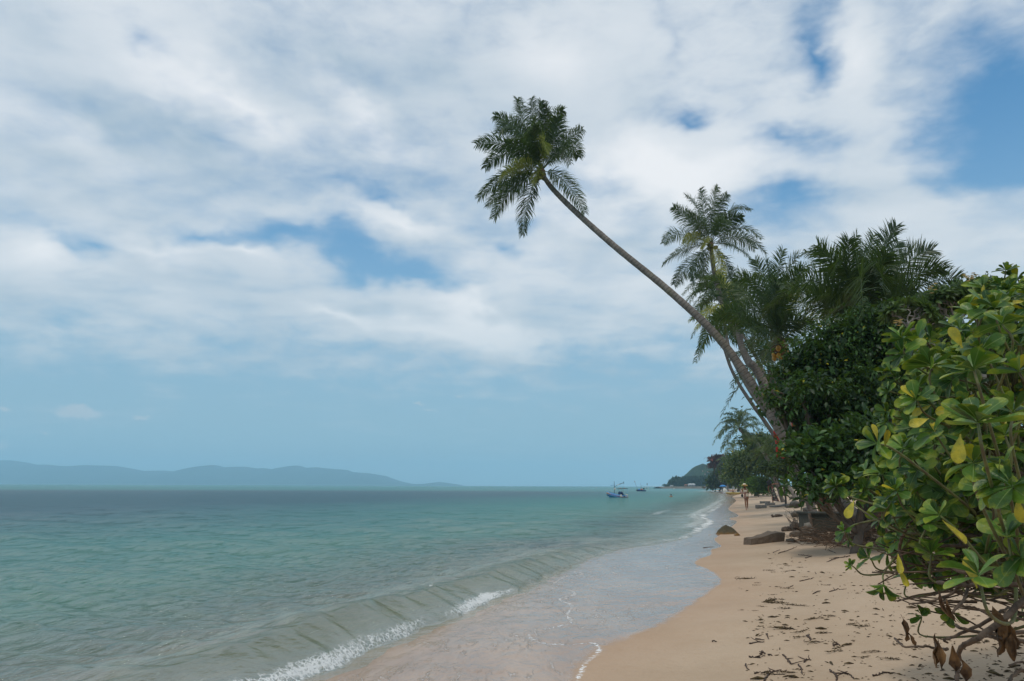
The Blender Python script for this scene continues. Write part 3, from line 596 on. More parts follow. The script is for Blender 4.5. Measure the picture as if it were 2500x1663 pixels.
# thin pair of palms leaning out below the long one, and more crowns behind
def midpalm(label, crown, pts, base, L, r0, r1, seed, nf=18, group=None, mat=None, bark=None, n=46, Lm=0.68, wid=0.05, nuts=0):
    c = at(*crown); tr = [Vector(base)]+[at(*p) for p in pts]+[Vector(c)-Vector((0, 0, 0.1))]
    return palm(label, tr, r0, r1, c, [], nuts, None, L, n, Lm, wid, bark, mat or (m_frond if crown[2] < 60 else m_frond_far), seed, group, nf, 0.14)
midpalm("thin curved palm, outermost of the slender pair under the leaning palm", (1752, 800, 52), [(1882, 1051, 50), (1840, 992, 50), (1808, 944, 50.5), (1785, 900, 51), (1770, 857, 51.5)], (21.5, 50, 1.5), 2.7, 0.15, 0.10, 21, 15)
midpalm("thin palm with a curved trunk, inner one of the slender pair under the leaning palm", (1762, 738, 48), [(1905, 1062, 46), (1870, 1010, 46), (1837, 964, 46.5), (1800, 900, 47), (1783, 862, 47.5), (1770, 800, 48)], (20.8, 46, 1.5), 3.1, 0.15, 0.10, 22, 20)
midpalm("slender palm whose drooping crown shows just left of the second palm's trunk", (1742, 715, 56), [(1850, 880, 55), (1800, 800, 55.5), (1765, 745, 56)], (24, 54, 1.6), 3.1, 0.15, 0.10, 23, 18)
midpalm("palm with a straight ringed trunk seen through the fronds behind the leaning palm", (1800, 765, 34), [(1860, 925, 33), (1828, 885, 33.2), (1808, 835, 33.6)], (15.0, 33, 1.5), 2.9, 0.20, 0.15, 24, 15)
midpalm("low palm filling the gap behind the leaning palm's lower trunk", (1880, 905, 36), [(1915, 1050, 36), (1895, 960, 36)], (15.2, 36, 1.6), 3.0, 0.18, 0.14, 25, 16)
midpalm("pale grey trunked palm leaning over the far beach, golden green crown", (1806, 1048, 82), [(1883, 1135, 81), (1868, 1112, 81.2), (1842, 1075, 81.8)], (32, 80, 1.2), 3.4, 0.22, 0.16, 26, 20, bark=m_palmbark2, Lm=0.7, wid=0.07)
midpalm("young palm with low arching fronds at the foot of the leaning palm", (1905, 1092, 56), [(1925, 1150, 56), (1912, 1110, 56)], (23.0, 56.0, 1.0), 3.6, 0.12, 0.12, 27, 13, Lm=0.5)
midpalm("small distant palm poking above the far trees beside the purple leaved tree", (1790, 1100, 190), [(1796, 1150, 190), (1792, 1115, 190)], (61, 190, 1.0), 3.8, 0.2, 0.15, 28, 16, n=20, Lm=0.9, wid=0.14)
midpalm("small distant palm low among the far trees, left of the light green bush", (1768, 1135, 230), [(1775, 1165, 230), (1770, 1145, 230)], (70, 230, 0.8), 3.8, 0.2, 0.15, 29, 14, n=20, Lm=0.9, wid=0.16)
midpalm("short palm among bushes behind the woman in the floral dress", (1870, 1110, 62), [(1892, 1170, 62), (1878, 1130, 62)], (23.6, 62, 1.2), 2.6, 0.15, 0.13, 30, 14, n=26, Lm=0.55, wid=0.06)

# ---------------------------------------------------------------- broadleaf trees and shrubs
def clumps(mb, lobes, ncl, per, L, wid, T=T_DIAM, spread=0.28, droop=0.5, inner=0.25, jit=0.22, tone=(0.1, 0.9)):
    """lobes: (centre, (rx,ry,rz)); leaves gathered in sprigs on the lobes' uneven skins, some inside"""
    wts = np.array([l[1][0]*l[1][2]+l[1][1]*l[1][2] for l in lobes]); wts = wts/wts.sum()
    li = rng.choice(len(lobes), ncl, p=wts); Cn = np.array([l[0] for l in lobes], float)[li]; Rd = np.array([l[1] for l in lobes], float)[li]
    d = rdir(ncl); d[:, 2] = np.where(d[:, 2] < -0.5, -d[:, 2], d[:, 2])
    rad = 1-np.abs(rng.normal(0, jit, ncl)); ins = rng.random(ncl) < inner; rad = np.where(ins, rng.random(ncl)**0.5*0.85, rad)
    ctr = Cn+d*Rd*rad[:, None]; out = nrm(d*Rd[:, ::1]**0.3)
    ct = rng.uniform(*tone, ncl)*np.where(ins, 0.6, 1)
    off = rng.normal(size=(ncl, per, 3))*spread*np.array([1, 1, 0.6]); P = ctr[:, None]+off
    dr = nrm(out[:, None]*0.6+rng.normal(size=(ncl, per, 3))*0.75+np.array([0, 0, -droop])); N = nrm(out[:, None]*0.5+np.array([0, 0, 1.0])+rng.normal(size=(ncl, per, 3))*0.5)
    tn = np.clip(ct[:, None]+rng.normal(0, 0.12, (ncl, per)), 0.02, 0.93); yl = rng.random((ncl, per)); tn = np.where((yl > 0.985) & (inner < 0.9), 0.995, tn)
    Ls = L*(0.7+0.6*rng.random((ncl, per)))
    put_leaves(mb, T, P.reshape(-1, 3), dr.reshape(-1, 3), N.reshape(-1, 3), Ls.ravel(), Ls.ravel()*wid, tn.ravel())
    return ctr
def lobe(px, py, Y, rpx, rz=None, ry=None):
    c = at(px, py, Y); s = Y/F; return (tuple(c), (rpx*s, (ry if ry else rpx*s*0.9), (rz or rpx)*s))
def limbs(mb, base, lobes, r, k=2, seed=0):
    g = np.random.default_rng(seed); b = np.array(base, float)
    for c, rr in lobes:
        c = np.array(c); mid = b*0.5+c*0.5+g.normal(size=3)*0.15*np.linalg.norm(c-b)*0.5; mid[2] = (b[2]+c[2])*0.5-0.05*abs(c[2]-b[2])
        P = smoothpath([b, mid, c], 6); tube(mb, P, np.linspace(r*0.6, r*0.15, len(P)), 7)
        for _ in range(k):
            e = c+nrm(g.normal(size=3))*np.array(rr)*0.75; s_ = P[len(P)*2//3]; tube(mb, smoothpath([s_, (s_+e)/2+g.normal(size=3)*0.1, e], 4), np.linspace(r*0.25, r*0.06, 9), 5)
m_dark = leafmat("dark_tree_leaves", (0.009, 0.028, 0.007), (0.060, 0.140, 0.026), yfrac=0.012, rough=0.45, transl=0.2, spec=0.28)
m_shrub = leafmat("glossy_shrub_leaves", (0.010, 0.034, 0.009), (0.055, 0.125, 0.025), yfrac=0.03, rough=0.42, transl=0.2, spec=0.3)
m_far = leafmat("far_tree_leaves", (0.010, 0.026, 0.008), (0.055, 0.085, 0.022), yfrac=0.02, rough=0.6, transl=0.2)
m_fargrn = leafmat("far_olive_leaves", (0.035, 0.055, 0.014), (0.10, 0.14, 0.03), yfrac=0.03, rough=0.6, transl=0.2)
m_purple = leafmat("purple_leaves", (0.045, 0.010, 0.014), (0.12, 0.022, 0.028), (0.25, 0.05, 0.03), 0.03, rough=0.6, transl=0.1)
m_light = leafmat("light_bush_leaves", (0.075, 0.14, 0.018), (0.19, 0.30, 0.04), yfrac=0.02, rough=0.5, transl=0.3)
m_bark = simple("grey_brown_bark", (0.13, 0.10, 0.075), 0.9, 0.4, 5, 0.01)
m_barkp = simple("pale_grey_bark", (0.26, 0.24, 0.21), 0.8, 0.3, 5, 0.004)
def tree(name, label, cat, lobes, base, r, mat, ncl, per, L, wid, T=T_DIAM, spread=0.28, droop=0.5, inner=0.25, group=None, bark=None, seed=0, part='crown', jit=0.2, k=2):
    base = (base[0], base[1], float(Z(base[0], base[1]))-0.05 if base[1] < 300 else base[2])
    if name == 'leafy_tree': lobes = lobes+[((l[0][0]+rnd.gauss(0, .55)*l[1][0], l[0][1]-abs(rnd.gauss(0, .5))*l[1][1], l[0][2]+rnd.gauss(0, .6)*l[1][2]), tuple(q*rnd.uniform(.28, .5) for q in l[1])) for l in lobes for _ in range(4)]
    root = thing(name, label, cat, base, 0, group)
    mb = MB(); tb = [np.array(base), np.array(base)*0.45+np.mean([l[0] for l in lobes], 0)*0.55]
    tube(mb, smoothpath([tb[0], tb[0]*0.5+tb[1]*0.5+np.array([0.1*r*5, 0, 0]), tb[1]], 5), np.linspace(r, r*0.6, 11), 9)
    limbs(mb, tb[0]*0.5+tb[1]*0.5, lobes, r, k, seed); mb.build('trunk' if cat == 'tree' else 'stems', bark or m_bark, root, True)
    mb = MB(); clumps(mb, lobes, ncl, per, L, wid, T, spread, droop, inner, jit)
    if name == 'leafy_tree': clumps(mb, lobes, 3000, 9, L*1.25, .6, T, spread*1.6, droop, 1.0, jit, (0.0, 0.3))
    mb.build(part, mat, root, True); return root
Yd = 17.0
dl = [lobe(1952, 925, Yd+.5, 52, 45), lobe(1985, 872, Yd, 60, 48), lobe(1925, 975, Yd, 50, 34), lobe(1905, 965, Yd, 34, 20), lobe(2000, 1000, Yd-.6, 85, 65), lobe(2060, 850, Yd, 80, 62), lobe(2050, 920, Yd, 95, 75), lobe(2150, 800, Yd+.4, 80, 45), lobe(2160, 860, Yd, 100, 90), lobe(2090, 1010, Yd-.8, 85, 80), lobe(2190, 970, Yd, 100, 100), lobe(2250, 820, Yd+1, 90, 60), lobe(2300, 930, Yd+1, 120, 110), lobe(2420, 900, Yd+2, 130, 110), lobe(1985, 1075, Yd-.3, 50, 36), lobe(2040, 1090, Yd-.6, 70, 50), lobe(2600, 880, Yd+2, 150, 130)]
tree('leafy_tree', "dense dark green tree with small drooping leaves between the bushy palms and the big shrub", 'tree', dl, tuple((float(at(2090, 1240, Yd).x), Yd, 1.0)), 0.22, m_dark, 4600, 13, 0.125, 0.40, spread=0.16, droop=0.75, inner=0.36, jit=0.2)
Ys = 14.5
sl_ = [lobe(1968, 1130, Ys, 46, 50), lobe(1972, 1200, Ys-.3, 42, 38), lobe(2020, 1110, Ys, 60, 60), lobe(2040, 1180, Ys, 65, 50), lobe(2110, 1100, Ys, 70, 80), lobe(2120, 1190, Ys-.2, 70, 45), lobe(2200, 1130, Ys, 80, 90), lobe(2290, 1120, Ys, 100, 100), lobe(1950, 1100, Ys+.4, 32, 32), lobe(1995, 1225, Ys-.5, 30, 18), lobe(2400, 1130, Ys, 110, 100), lobe(2260, 1220, Ys, 120, 40)]
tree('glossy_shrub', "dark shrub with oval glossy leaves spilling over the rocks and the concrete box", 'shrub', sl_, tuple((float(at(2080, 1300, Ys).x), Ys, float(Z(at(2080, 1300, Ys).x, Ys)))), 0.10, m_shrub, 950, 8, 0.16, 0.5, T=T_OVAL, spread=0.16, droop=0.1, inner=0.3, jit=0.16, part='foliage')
# far trees along the shore
def fartree(label, lobes, base, mat, ncl, L, name='shore_tree', group='trees along the far shore', cat='tree', per=10, spread=None, seed=0, bark=None):
    return tree(name, label, cat, lobes, base, 0.3, mat, ncl, per, L, 0.6, T_DIAM, spread or L*1.1, 0.3, 0.35, group, bark, seed)
fartree("wide olive green tree behind the woman in the straw hat, touching the light green bush", [lobe(1830, 1130, 105, 45, 30), lobe(1800, 1150, 105, 36, 26), lobe(1855, 1110, 105, 40, 26), lobe(1815, 1172, 104, 38, 18), lobe(1870, 1140, 105, 40, 30)], (36, 105, .8), m_fargrn, 900, 0.42)
fartree("dark tree under the pale trunked palm, right part of the far tree row", [lobe(1860, 1085, 95, 42, 22), lobe(1895, 1110, 95, 44, 30), lobe(1900, 1150, 95, 40, 30), lobe(1830, 1075, 95, 26, 13)], (36, 95, 1), m_far, 700, 0.4)
fartree("dark green tree farthest out along the shore, above the blue parasol", [lobe(1765, 1165, 240, 24, 14), lobe(1750, 1178, 240, 20, 10), lobe(1785, 1150, 240, 26, 18), lobe(1790, 1175, 238, 26, 13), lobe(1738, 1186, 240, 8, 5)], (70, 240, .6), m_far, 600, 0.95)
fartree("olive tree between the farthest tree and the wide olive one", [lobe(1800, 1125, 170, 22, 16), lobe(1812, 1148, 170, 24, 18), lobe(1790, 1165, 170, 22, 14), lobe(1815, 1175, 170, 22, 12)], (54, 170, .8), m_fargrn, 500, 0.7)
tp = tree('purple_leaved_tree', "small tree with tiers of dark red purple leaves, left of the far trees", 'tree', [lobe(1742, 1121, 235, 11, 3.2), lobe(1752, 1126, 235, 12, 4), lobe(1740, 1138, 235, 9, 3.2), lobe(1755, 1134, 235, 13, 3.5), lobe(1758, 1117, 235, 9, 3)], (70, 236, .8), 0.25, m_purple, 260, 8, 0.8, 0.6, spread=0.45, inner=0.1, droop=0.0)
tree('light_green_bush', "rounded light green bush on the sand behind the woman in the straw hat", 'bush', [lobe(1840, 1183, 98, 22, 12), lobe(1862, 1180, 98, 22, 13), lobe(1826, 1190, 98, 13, 10), lobe(1852, 1175, 98, 18, 9), lobe(1878, 1186, 98, 14, 12), lobe(1838, 1197, 98, 20, 9), lobe(1862, 1198, 98, 22, 9)], (float(at(1850, 1195, 98).x), 98, 0.6), 0.06, m_light, 900, 8, 0.25, 0.6, spread=0.3, inner=0.3, part='foliage')
tree('leafy_bush', "bush under the young palm, above the head of the woman in the floral dress", 'bush', [lobe(1885, 1145, 52, 30, 14), lobe(1912, 1150, 50, 28, 20), lobe(1935, 1120, 48, 34, 30)], (float(at(1915, 1190, 50).x), 50, 0.9), 0.08, m_far, 420, 9, 0.24, 0.6, spread=0.25, inner=0.35, part='foliage')
# plumeria: pale forked branches, long leaves, cream flowers
root = thing('plumeria_tree', "plumeria with pale forked branches and cream flowers behind the big leaved shrub", 'tree', (float(at(2400, 1250, 12).x), 12.0, float(Z(at(2400, 1250, 12).x, 12.0))-0.1))
mb = MB(); ml = MB(); mf = MB(); g = np.random.default_rng(5); tips = []
b0 = np.array(root.location)
def fork(p, d, L, r, k):
    q = p+d*L; tube(mb, smoothpath([p, (p+q)/2+g.normal(size=3)*0.03, q], 3), np.linspace(r, r*0.75, 7), 6)
    if k == 0: tips.append((q, d)); return
    for j in range(2 if k < 4 else 3):
        dd = d+g.normal(size=3)*0.55; dd[2] = abs(dd[2])*0.6+0.25; fork(q, dd/np.linalg.norm(dd), L*0.74, r*0.7, k-1)
tube(mb, smoothpath([b0, b0+[-0.1, 0, .7], np.array(at(2400, 1000, 12))], 5), np.linspace(.12, .09, 11), 8)
for a, bpx in ((2280, 830), (2340, 810), (2400, 800), (2460, 800), (2235, 850), (2540, 820)):
    e = np.array(at(a, bpx, 11.6+g.random()*0.9)); s_ = np.array(at(2400, 1000, 12)); tube(mb, smoothpath([s_, (s_+e)/2-[0, 0, .1], e], 4), np.linspace(.055, .032, 9), 7)
    d = e-s_; d = d/np.linalg.norm(d); fork(e, nrm(d*0.5+np.array([0, 0, .7])), 0.26, 0.028, 5)
for q, d in tips:
    n = 11; a = np.arange(n)*2.4; e1 = np.cross(d, [0, 0, 1.01]); e1 /= np.linalg.norm(e1); e2 = np.cross(d, e1)
    rd = np.cos(a)[:, None]*e1+np.sin(a)[:, None]*e2; dr = nrm(rd+d*g.uniform(.1, .8, (n, 1)))
    put_leaves(ml, T_OVAL, np.repeat(q[None], n, 0), dr, nrm(np.repeat(d[None], n, 0)-dr*0.3), 0.16+0.05*g.random(n), 0.06, np.clip(0.4+0.3*g.normal(size=n), 0, .93))
mb.build('branches', m_barkp, root, True); ml.build('foliage', leafmat("plumeria_leaves", (0.035, 0.06, 0.025), (0.10, 0.16, 0.05), yfrac=0.02, rough=0.45), root, True)
m_cream = simple("cream_petals", (0.75, 0.62, 0.28), 0.5, 0.3, 8)
for fx, fy in ((2365, 676), (2277, 704), (2195, 788), (2372, 681)):
    q = np.array(at(fx, fy, 11.4)); mf = MB()
    for j in range(7):
        o_ = q+g.normal(size=3)*0.035; a = np.arange(5)*1.2566; rd = np.stack([np.cos(a), np.sin(a), 0.4+0*a], 1)
        put_leaves(mf, T_OVAL, np.repeat(o_[None], 5, 0), nrm(rd), np.tile([0, 0, 1.0], (5, 1)), 0.040, 0.036, 0.5)
    mf.build('flower_cluster', m_cream, root, True)
# ---------------------------------------------------------------- big leaved shrub close on the right
def bigleaf_mat():
    m, t, out = newmat("big_shrub_leaves"); tone = t.attr('tone'); lu = t.attr('lu'); ly = t.attr('ly')
    g = t.n('ShaderNodeTexCoord').outputs['Object']
    c = t.mix(t.ss(tone, 0.0, 0.9), (0.015, 0.060, 0.010), (0.100, 0.205, 0.020))
    mott = t.noise(g, 42, 4, 0.7); big = t.noise(g, 5.5, 3, 0.6)
    edge = t.m('ADD', t.m('MULTIPLY', t.ss(ly, 0.45, 1.05), 0.22), t.m('MULTIPLY', t.ss(tone, 0.3, 1.0), 0.10))
    yf = t.ss(t.m('ADD', t.m('ADD', t.m('MULTIPLY', mott, 0.55), t.m('MULTIPLY', big, 0.55)), edge), 0.64, 0.86)
    c = t.mix(t.m('MULTIPLY', yf, 0.75), c, (0.30, 0.33, 0.025))
    isy = t.n('ShaderNodeMapRange', {'Value': tone, 'From Min': 0.955, 'From Max': 0.96}).outputs[0]
    c = t.mix(isy, c, t.mix(t.ss(mott, 0.4, 0.75), (0.50, 0.40, 0.02), (0.34, 0.30, 0.03)))
    brn = t.ss(t.m('ADD', t.noise(g, 60, 3, 0.7), t.m('MULTIPLY', t.ss(ly, 0.8, 1.0), 0.16)), 0.74, 0.80)
    c = t.mix(t.m('MULTIPLY', brn, 0.8), c, (0.14, 0.07, 0.025))
    rib = t.m('SUBTRACT', 1.0, t.ss(lu, 0.002, 0.018)); c = t.mix(t.m('MULTIPLY', rib, 0.65), c, (0.24, 0.32, 0.10))
    hv = t.m('MULTIPLY', t.noise(g, 35, 3, 0.5), 0.006)
    bp = t.n('ShaderNodeBump', {'Height': hv, 'Strength': 0.8, 'Distance': 1.0}).outputs[0]
    b = bsdf(t, col=c, rough=t.mix(mott, (0.30,)*3, (0.55,)*3), spec=0.4, normal=bp)
    tr = t.n('ShaderNodeBsdfTranslucent', {'Color': t.mix(0.35, c, (0.22, 0.30, 0.01))})
    mx = t.n('ShaderNodeMixShader', {0: 0.22, 1: b.outputs[0], 2: tr.outputs[0]})
    t.t.links.new(mx.outputs[0], out.inputs[0]); return m
m_big = bigleaf_mat()
m_stem = simple("green_brown_stem", (0.15, 0.17, 0.05), 0.6, 0.5, 14, 0.002, col2=(0.10, 0.075, 0.035))
m_wood = simple("bare_brown_wood", (0.13, 0.085, 0.055), 0.85, 0.5, 12, 0.004, col2=(0.055, 0.035, 0.022))
m_dead = simple("dead_leaf", (0.20, 0.10, 0.035), 0.7, 0.6, 18, 0.004, col2=(0.07, 0.035, 0.015))
m_yel = simple("yellow_leaf", (0.46, 0.36, 0.02), 0.5, 0.3, 26, 0.003, col2=(0.26, 0.24, 0.02))
g = np.random.default_rng(44)
ros = []
def q6(*l): return [(1900+a/2.613, 640+b/2.613, r/2.613, ax) for a, b, r, ax in l]
def q7(*l): return [(1950+a/2.785, 1100+b/2.785, r/2.785, ax) for a, b, r, ax in l]
# centre, leaf reach, screen direction the rosette points to (degrees, 90 = up)
ros += q6((790,490,150,110),(800,590,150,150),(920,560,130,100),(1250,695,230,95),(1430,400,200,110),(1380,300,170,100),(970,490,130,80),(1160,440,140,120),(1450,545,160,90),(720,700,110,140),(770,745,110,150),(900,800,150,130),(705,825,80,170),(700,955,100,165),(705,1020,90,140),(1080,840,130,120),(1275,1030,270,115),(1500,965,220,100),(640,1160,180,165),(1000,1090,170,140),(860,1060,140,150),(1180,940,160,110),(1245,1290,220,90),(1150,1190,150,130),(960,1310,150,140),(880,1210,130,160),(700,1265,120,160),(570,1445,110,150),(375,1435,105,160),(560,1340,110,120),(830,1410,150,150),(1010,1390,150,120),(1350,1200,170,80),(1500,1440,240,130),(1330,1460,180,110),(1450,1110,200,90),(1340,860,160,70),(1540,705,200,100),(1530,110,130,95),(1430,160,120,110),(1330,260,140,120),(1545,530,160,100),(1210,310,150,130),(1450,60,90,80),(1120,1330,140,100),(1400,980,160,60),(1130,620,150,130),(1040,700,130,150),(1300,560,170,100))
ros += q7((255,245,105,150),(315,555,85,150),(345,605,60,250),(485,735,120,150),(450,285,115,120),(575,905,150,240),(740,865,130,95),(612,685,140,140),(900,715,180,95),(965,445,190,150),(700,190,150,140),(880,230,170,160),(695,610,150,170),(1225,865,260,100),(1040,790,140,120),(835,1130,90,100),(1045,1095,110,230),(935,865,110,200),(1295,900,140,260),(1425,600,220,110),(1525,730,220,150),(1400,210,250,150),(1300,700,180,120),(1200,560,160,120),(365,785,60,160),(1535,1130,70,170),(1100,330,150,140),(560,470,110,200),(790,520,120,120),(1480,420,200,120))
fp = [(2560,640),(2500,660),(2440,690),(2340,750),(2250,800),(2170,820),(2160,870),(2190,930),(2150,1000),(2110,1090),(2100,1150),(2040,1190),(2060,1235),(2080,1260),(2070,1290),(2120,1330),(2110,1380),(2160,1420),(2230,1440),(2300,1440),(2400,1420),(2560,1450)]
fpa = [(float(a)+65, float(b)-0.12*max(0, b-1100)) for a, b in fp]
nfill = 0
while nfill < 310:
    a, b = 2040+g.random()*585, 660+g.random()*780
    if inside(np.array([a]), np.array([b]), fpa)[0]:
        ros.append((a, b, None, g.uniform(70, 190))); nfill += 1
for _ in range(26): ros.append((2400+g.random()*140, 700+g.random()*60-0.25*(0), None, g.uniform(70, 140)))
for _ in range(110): ros.append((2560+g.random()*420, 620+g.random()*820, None, g.uniform(60, 150)))
sroot = thing('big_leaved_shrub', "sprawling shrub with large glossy paddle shaped leaves, some yellow, filling the right edge", 'shrub', (4.6, 4.6, float(Z(4.6, 4.6))))
ml = MB(); ms = MB(); mwood = MB()
b0 = np.array(sroot.location)
boughs = []
for tx, ty, Yb in ((2540, 760, 4.4), (2480, 960, 4.1), (2430, 1120, 4.0), (2380, 1260, 3.9), (2480, 1380, 3.6), (2640, 860, 4.3), (2700, 1150, 4.0), (2350, 1010, 4.9), (2290, 1200, 5.0), (2320, 880, 4.9), (2800, 900, 4.6)):
    e = np.array(at(tx, ty, Yb)); mid = (b0+e)/2+np.array([0.15, 0.1, -0.15])+g.normal(size=3)*0.12
    P = smoothpath([b0+g.normal(size=3)*[.15, .15, 0], mid, e], 9); tube(mwood, P, np.linspace(0.038, 0.014, len(P)), 8); boughs.append(P[4:])
hub = np.concatenate(boughs)
for a, b, rp, ax in ros:
    if rp: Yc = float(np.clip(0.135*F/rp, 2.35, 4.6)); Ll = rp*Yc/F*0.86
    else: Yc = 3.5+2.0*g.random()**0.8; Ll = 0.085+0.06*g.random()
    c = np.array(at(a, b, Yc)); an = R(ax+g.normal()*8)
    A = nrm(np.array([math.cos(an), -0.25-0.5*g.random() if not rp else 0.05-0.35*g.random(), math.sin(an)+0.15]))
    n = g.integers(7, 12); i = np.arange(n); th_ = i*2.39996+g.random()*6; inc = R(14)+R(68)*((i+0.7)/n)**0.8+g.normal(size=n)*0.12
    e1 = nrm(np.cross(A, [0.1, 0.2, 1.0])); e2 = np.cross(A, e1); rd = np.cos(th_)[:, None]*e1+np.sin(th_)[:, None]*e2
    dr = A*np.cos(inc)[:, None]+rd*np.sin(inc)[:, None]; N = A*np.sin(inc)[:, None]-rd*np.cos(inc)[:, None]
    dr = dr+np.array([0, 0, -0.22])*(inc[:, None]/1.5)**2; N = N+g.normal(size=(n, 3))*0.38; dr = dr+g.normal(size=(n, 3))*0.13
    Ls = Ll*(0.50+0.62*((i+1)/n)**0.6)*(0.85+0.3*g.random(n)); tn = np.clip(0.45+0.28*g.normal(size=n)-0.12*(1-inc), 0.02, 0.94)
    tn = np.where(g.random(n) > 0.985, 0.98, tn); org = c+A*((1-i/n)[:, None]*0.012); wd = Ls*(0.85+0.35*g.random(n))
    kind = g.integers(0, 5, n)
    for T, ks in ((T_BIG, (0, 1, 4)), (T_BIGR, (2,)), (T_BIGC, (3,))):
        s_ = np.isin(kind, ks)
        if s_.any(): put_leaves(ml, T, org[s_], dr[s_], N[s_], Ls[s_], wd[s_], tn[s_])
    dd = np.linalg.norm(hub-(c-A*0.25), axis=1)+0.5*np.maximum(0, (c[2]-0.0)-hub[:, 2]-0.2)**2; h = hub[np.argmin(dd)]
    if np.linalg.norm(h-c) > 1.6: h = c+(h-c)*1.0
    P = smoothpath([c, c-A*0.11+[0, 0, -.01], (c-A*0.2)*0.5+h*0.5+g.normal(size=3)*0.05-[0, 0, .05], h], 6)
    tube(ms, P, np.linspace(0.0042, 0.009, len(P)), 6)
ml.build('foliage', m_big, sroot, True); ms.build('stems', m_stem, sroot, True)
def q8(l): return [(2150+a/3.057, 1150+b/3.057) for a, b in l]
for P, Yb, r_ in ((q8([(1300, 800), (1070, 960), (900, 1120), (720, 1250), (600, 1320), (575, 1450), (570, 1560), (580, 1640)]), 2.9, (.014, .006)),
    (q8([(1300, 1150), (1100, 1200), (800, 1210), (600, 1170), (560, 1150)]), 3.1, (.010, .005)), (q8([(1250, 1350), (1040, 1265), (900, 1250), (780, 1230)]), 2.9, (.010, .006)),
    (q8([(880, 1060), (740, 1150), (560, 1230), (480, 1260), (500, 1280)]), 3.0, (.008, .004)), (q8([(500, 1330), (420, 1330), (330, 1310), (180, 1310), (108, 1252)]), 2.9, (.006, .003)),
    (q8([(640, 800), (650, 870), (620, 960), (545, 1050)]), 3.0, (.008, .005)), (q8([(1250, 850), (900, 845), (700, 850), (500, 840), (420, 830)]), 3.1, (.012, .007)),
    (q8([(600, 850), (520, 920), (380, 970), (215, 995)]), 3.0, (.007, .003)), (q8([(800, 1070), (700, 1020), (590, 1005)]), 3.2, (.006, .003)), (q8([(1200, 1130), (1000, 1100), (880, 1080), (800, 1060)]), 3.2, (.007, .004)),
    (q8([(1250, 1520), (1050, 1490), (980, 1540), (930, 1620)]), 2.8, (.009, .004)), (q8([(1250, 1480), (1060, 1430), (960, 1450)]), 2.8, (.006, .003)), (q8([(1300, 560), (1000, 500), (800, 490), (600, 480)]), 3.9, (.018, .010)),
    (q8([(1300, 640), (1000, 600), (700, 560), (420, 560), (330, 540)]), 3.8, (.014, .006)), (q8([(1300, 430), (1100, 330), (900, 340), (700, 400)]), 3.9, (.018, .009)), (q8([(560, 620), (600, 520), (590, 440)]), 3.7, (.010, .008)),
    (q8([(200, 760), (140, 590), (170, 480), (200, 420)]), 4.1, (.010, .008)), (q8([(1300, 700), (1100, 760), (880, 740), (640, 760), (480, 700), (350, 680)]), 3.5, (.012, .006)), (q8([(1250, 960), (1090, 1010), (960, 1020), (870, 1060)]), 3.1, (.007, .004))):
    pts = [np.array(at(a, b, Yb+0.06*i*math.sin(i*1.7))) for i, (a, b) in enumerate(P)]
    K = smoothpath(pts, 6); tube(mwood, K+g.normal(size=K.shape)*0.0015, np.linspace(r_[0], r_[1], len(K)), 7)
# low dry tangle of twigs under the leaves
for _ in range(150):
    a, b = 2120+g.random()*480, 1290+g.random()*180; Yb = 3.6+g.random()*1.6; p = np.array(at(a, b, Yb)); d = nrm(np.array([1, g.normal()*.5, g.normal()*.25]))
    l = 0.3+0.5*g.random(); tube(mwood, smoothpath([p, p+d*l*.5+g.normal(size=3)*.03, p+d*l], 4), np.linspace(.003, .006, 9), 5)
mwood.build('branches', m_wood, sroot, True)
for px_, py_, ang, lp, Yb in ((2268, 1022, 195, 46, 3.0), (2142, 1075, 100, 34, 3.2), (2345, 1060, 250, 62, 2.7), (2085, 1222, 235, 40, 3.1), (2300, 1270, 300, 58, 2.8), (2490, 1190, 262, 70, 2.6), (2192, 1352, 262, 40, 3.0), (2195, 1388, 290, 36, 3.0), (2500, 735, 200, 36, 3.0), (2350, 850, 120, 50, 2.8), (2385, 1436, 105, 62, 2.6), (2160, 1090, 80, 36, 3.3)):
    c = np.array(at(px_, py_, Yb)); an = R(ang); d = np.array([[math.cos(an), -0.2, math.sin(an)]]); L_ = lp*Yb/F*1.15
    mb = MB(); put_leaves(mb, T_BIG if g.random() < .6 else T_BIGC, c[None], d, np.array([[0.5*g.normal(), -1, 0.5]]), L_, L_*0.85, 0.5)
    o = mb.build('yellow_leaf', m_yel, sroot, True); o['label'] = 'large yellowed leaf'
for px_, py_, lp, w_ in ((2200, 1500, 62, .5), (2212, 1540, 42, .5), (2280, 1545, 78, .8), (2290, 1560, 66, .6), (2325, 1575, 58, .9), (2345, 1600, 66, .9), (2420, 1480, 70, 1.1), (2430, 1530, 70, 1.5), (2455, 1510, 76, 1.1), (2470, 1545, 62, .9), (2310, 1465, 56, .5), (2290, 1440, 60, .3)):
    Yb = 2.85; c = np.array(at(px_, py_, Yb)); L_ = lp*Yb/F*1.0; V, Fq, U = grid_leaf([(0, .02), (.15, .06), (.3, .16), (.5, .22), (.7, .19), (.88, .10), (1, .02)], 7, 0.1, 0.35)
    V = V.copy(); V[:, 2] += 0.06*np.sin(V[:, 1]*11+V[:, 0]*14+lp)+0.04*np.sin(V[:, 0]*40); V[:, 0] *= 1+0.3*np.sin(V[:, 1]*9+lp)
    mb = MB(); put_leaves(mb, (V, Fq, U), c[None], np.array([[0.18*g.normal()+.12, 0.1*g.normal(), -1]]), np.array([[g.normal()*.7, -1, 0.1]]), L_, L_*w_, 0.5)
    o = mb.build('dead_leaf', m_dead, sroot, True); o['label'] = 'curled brown dead leaf hanging down'

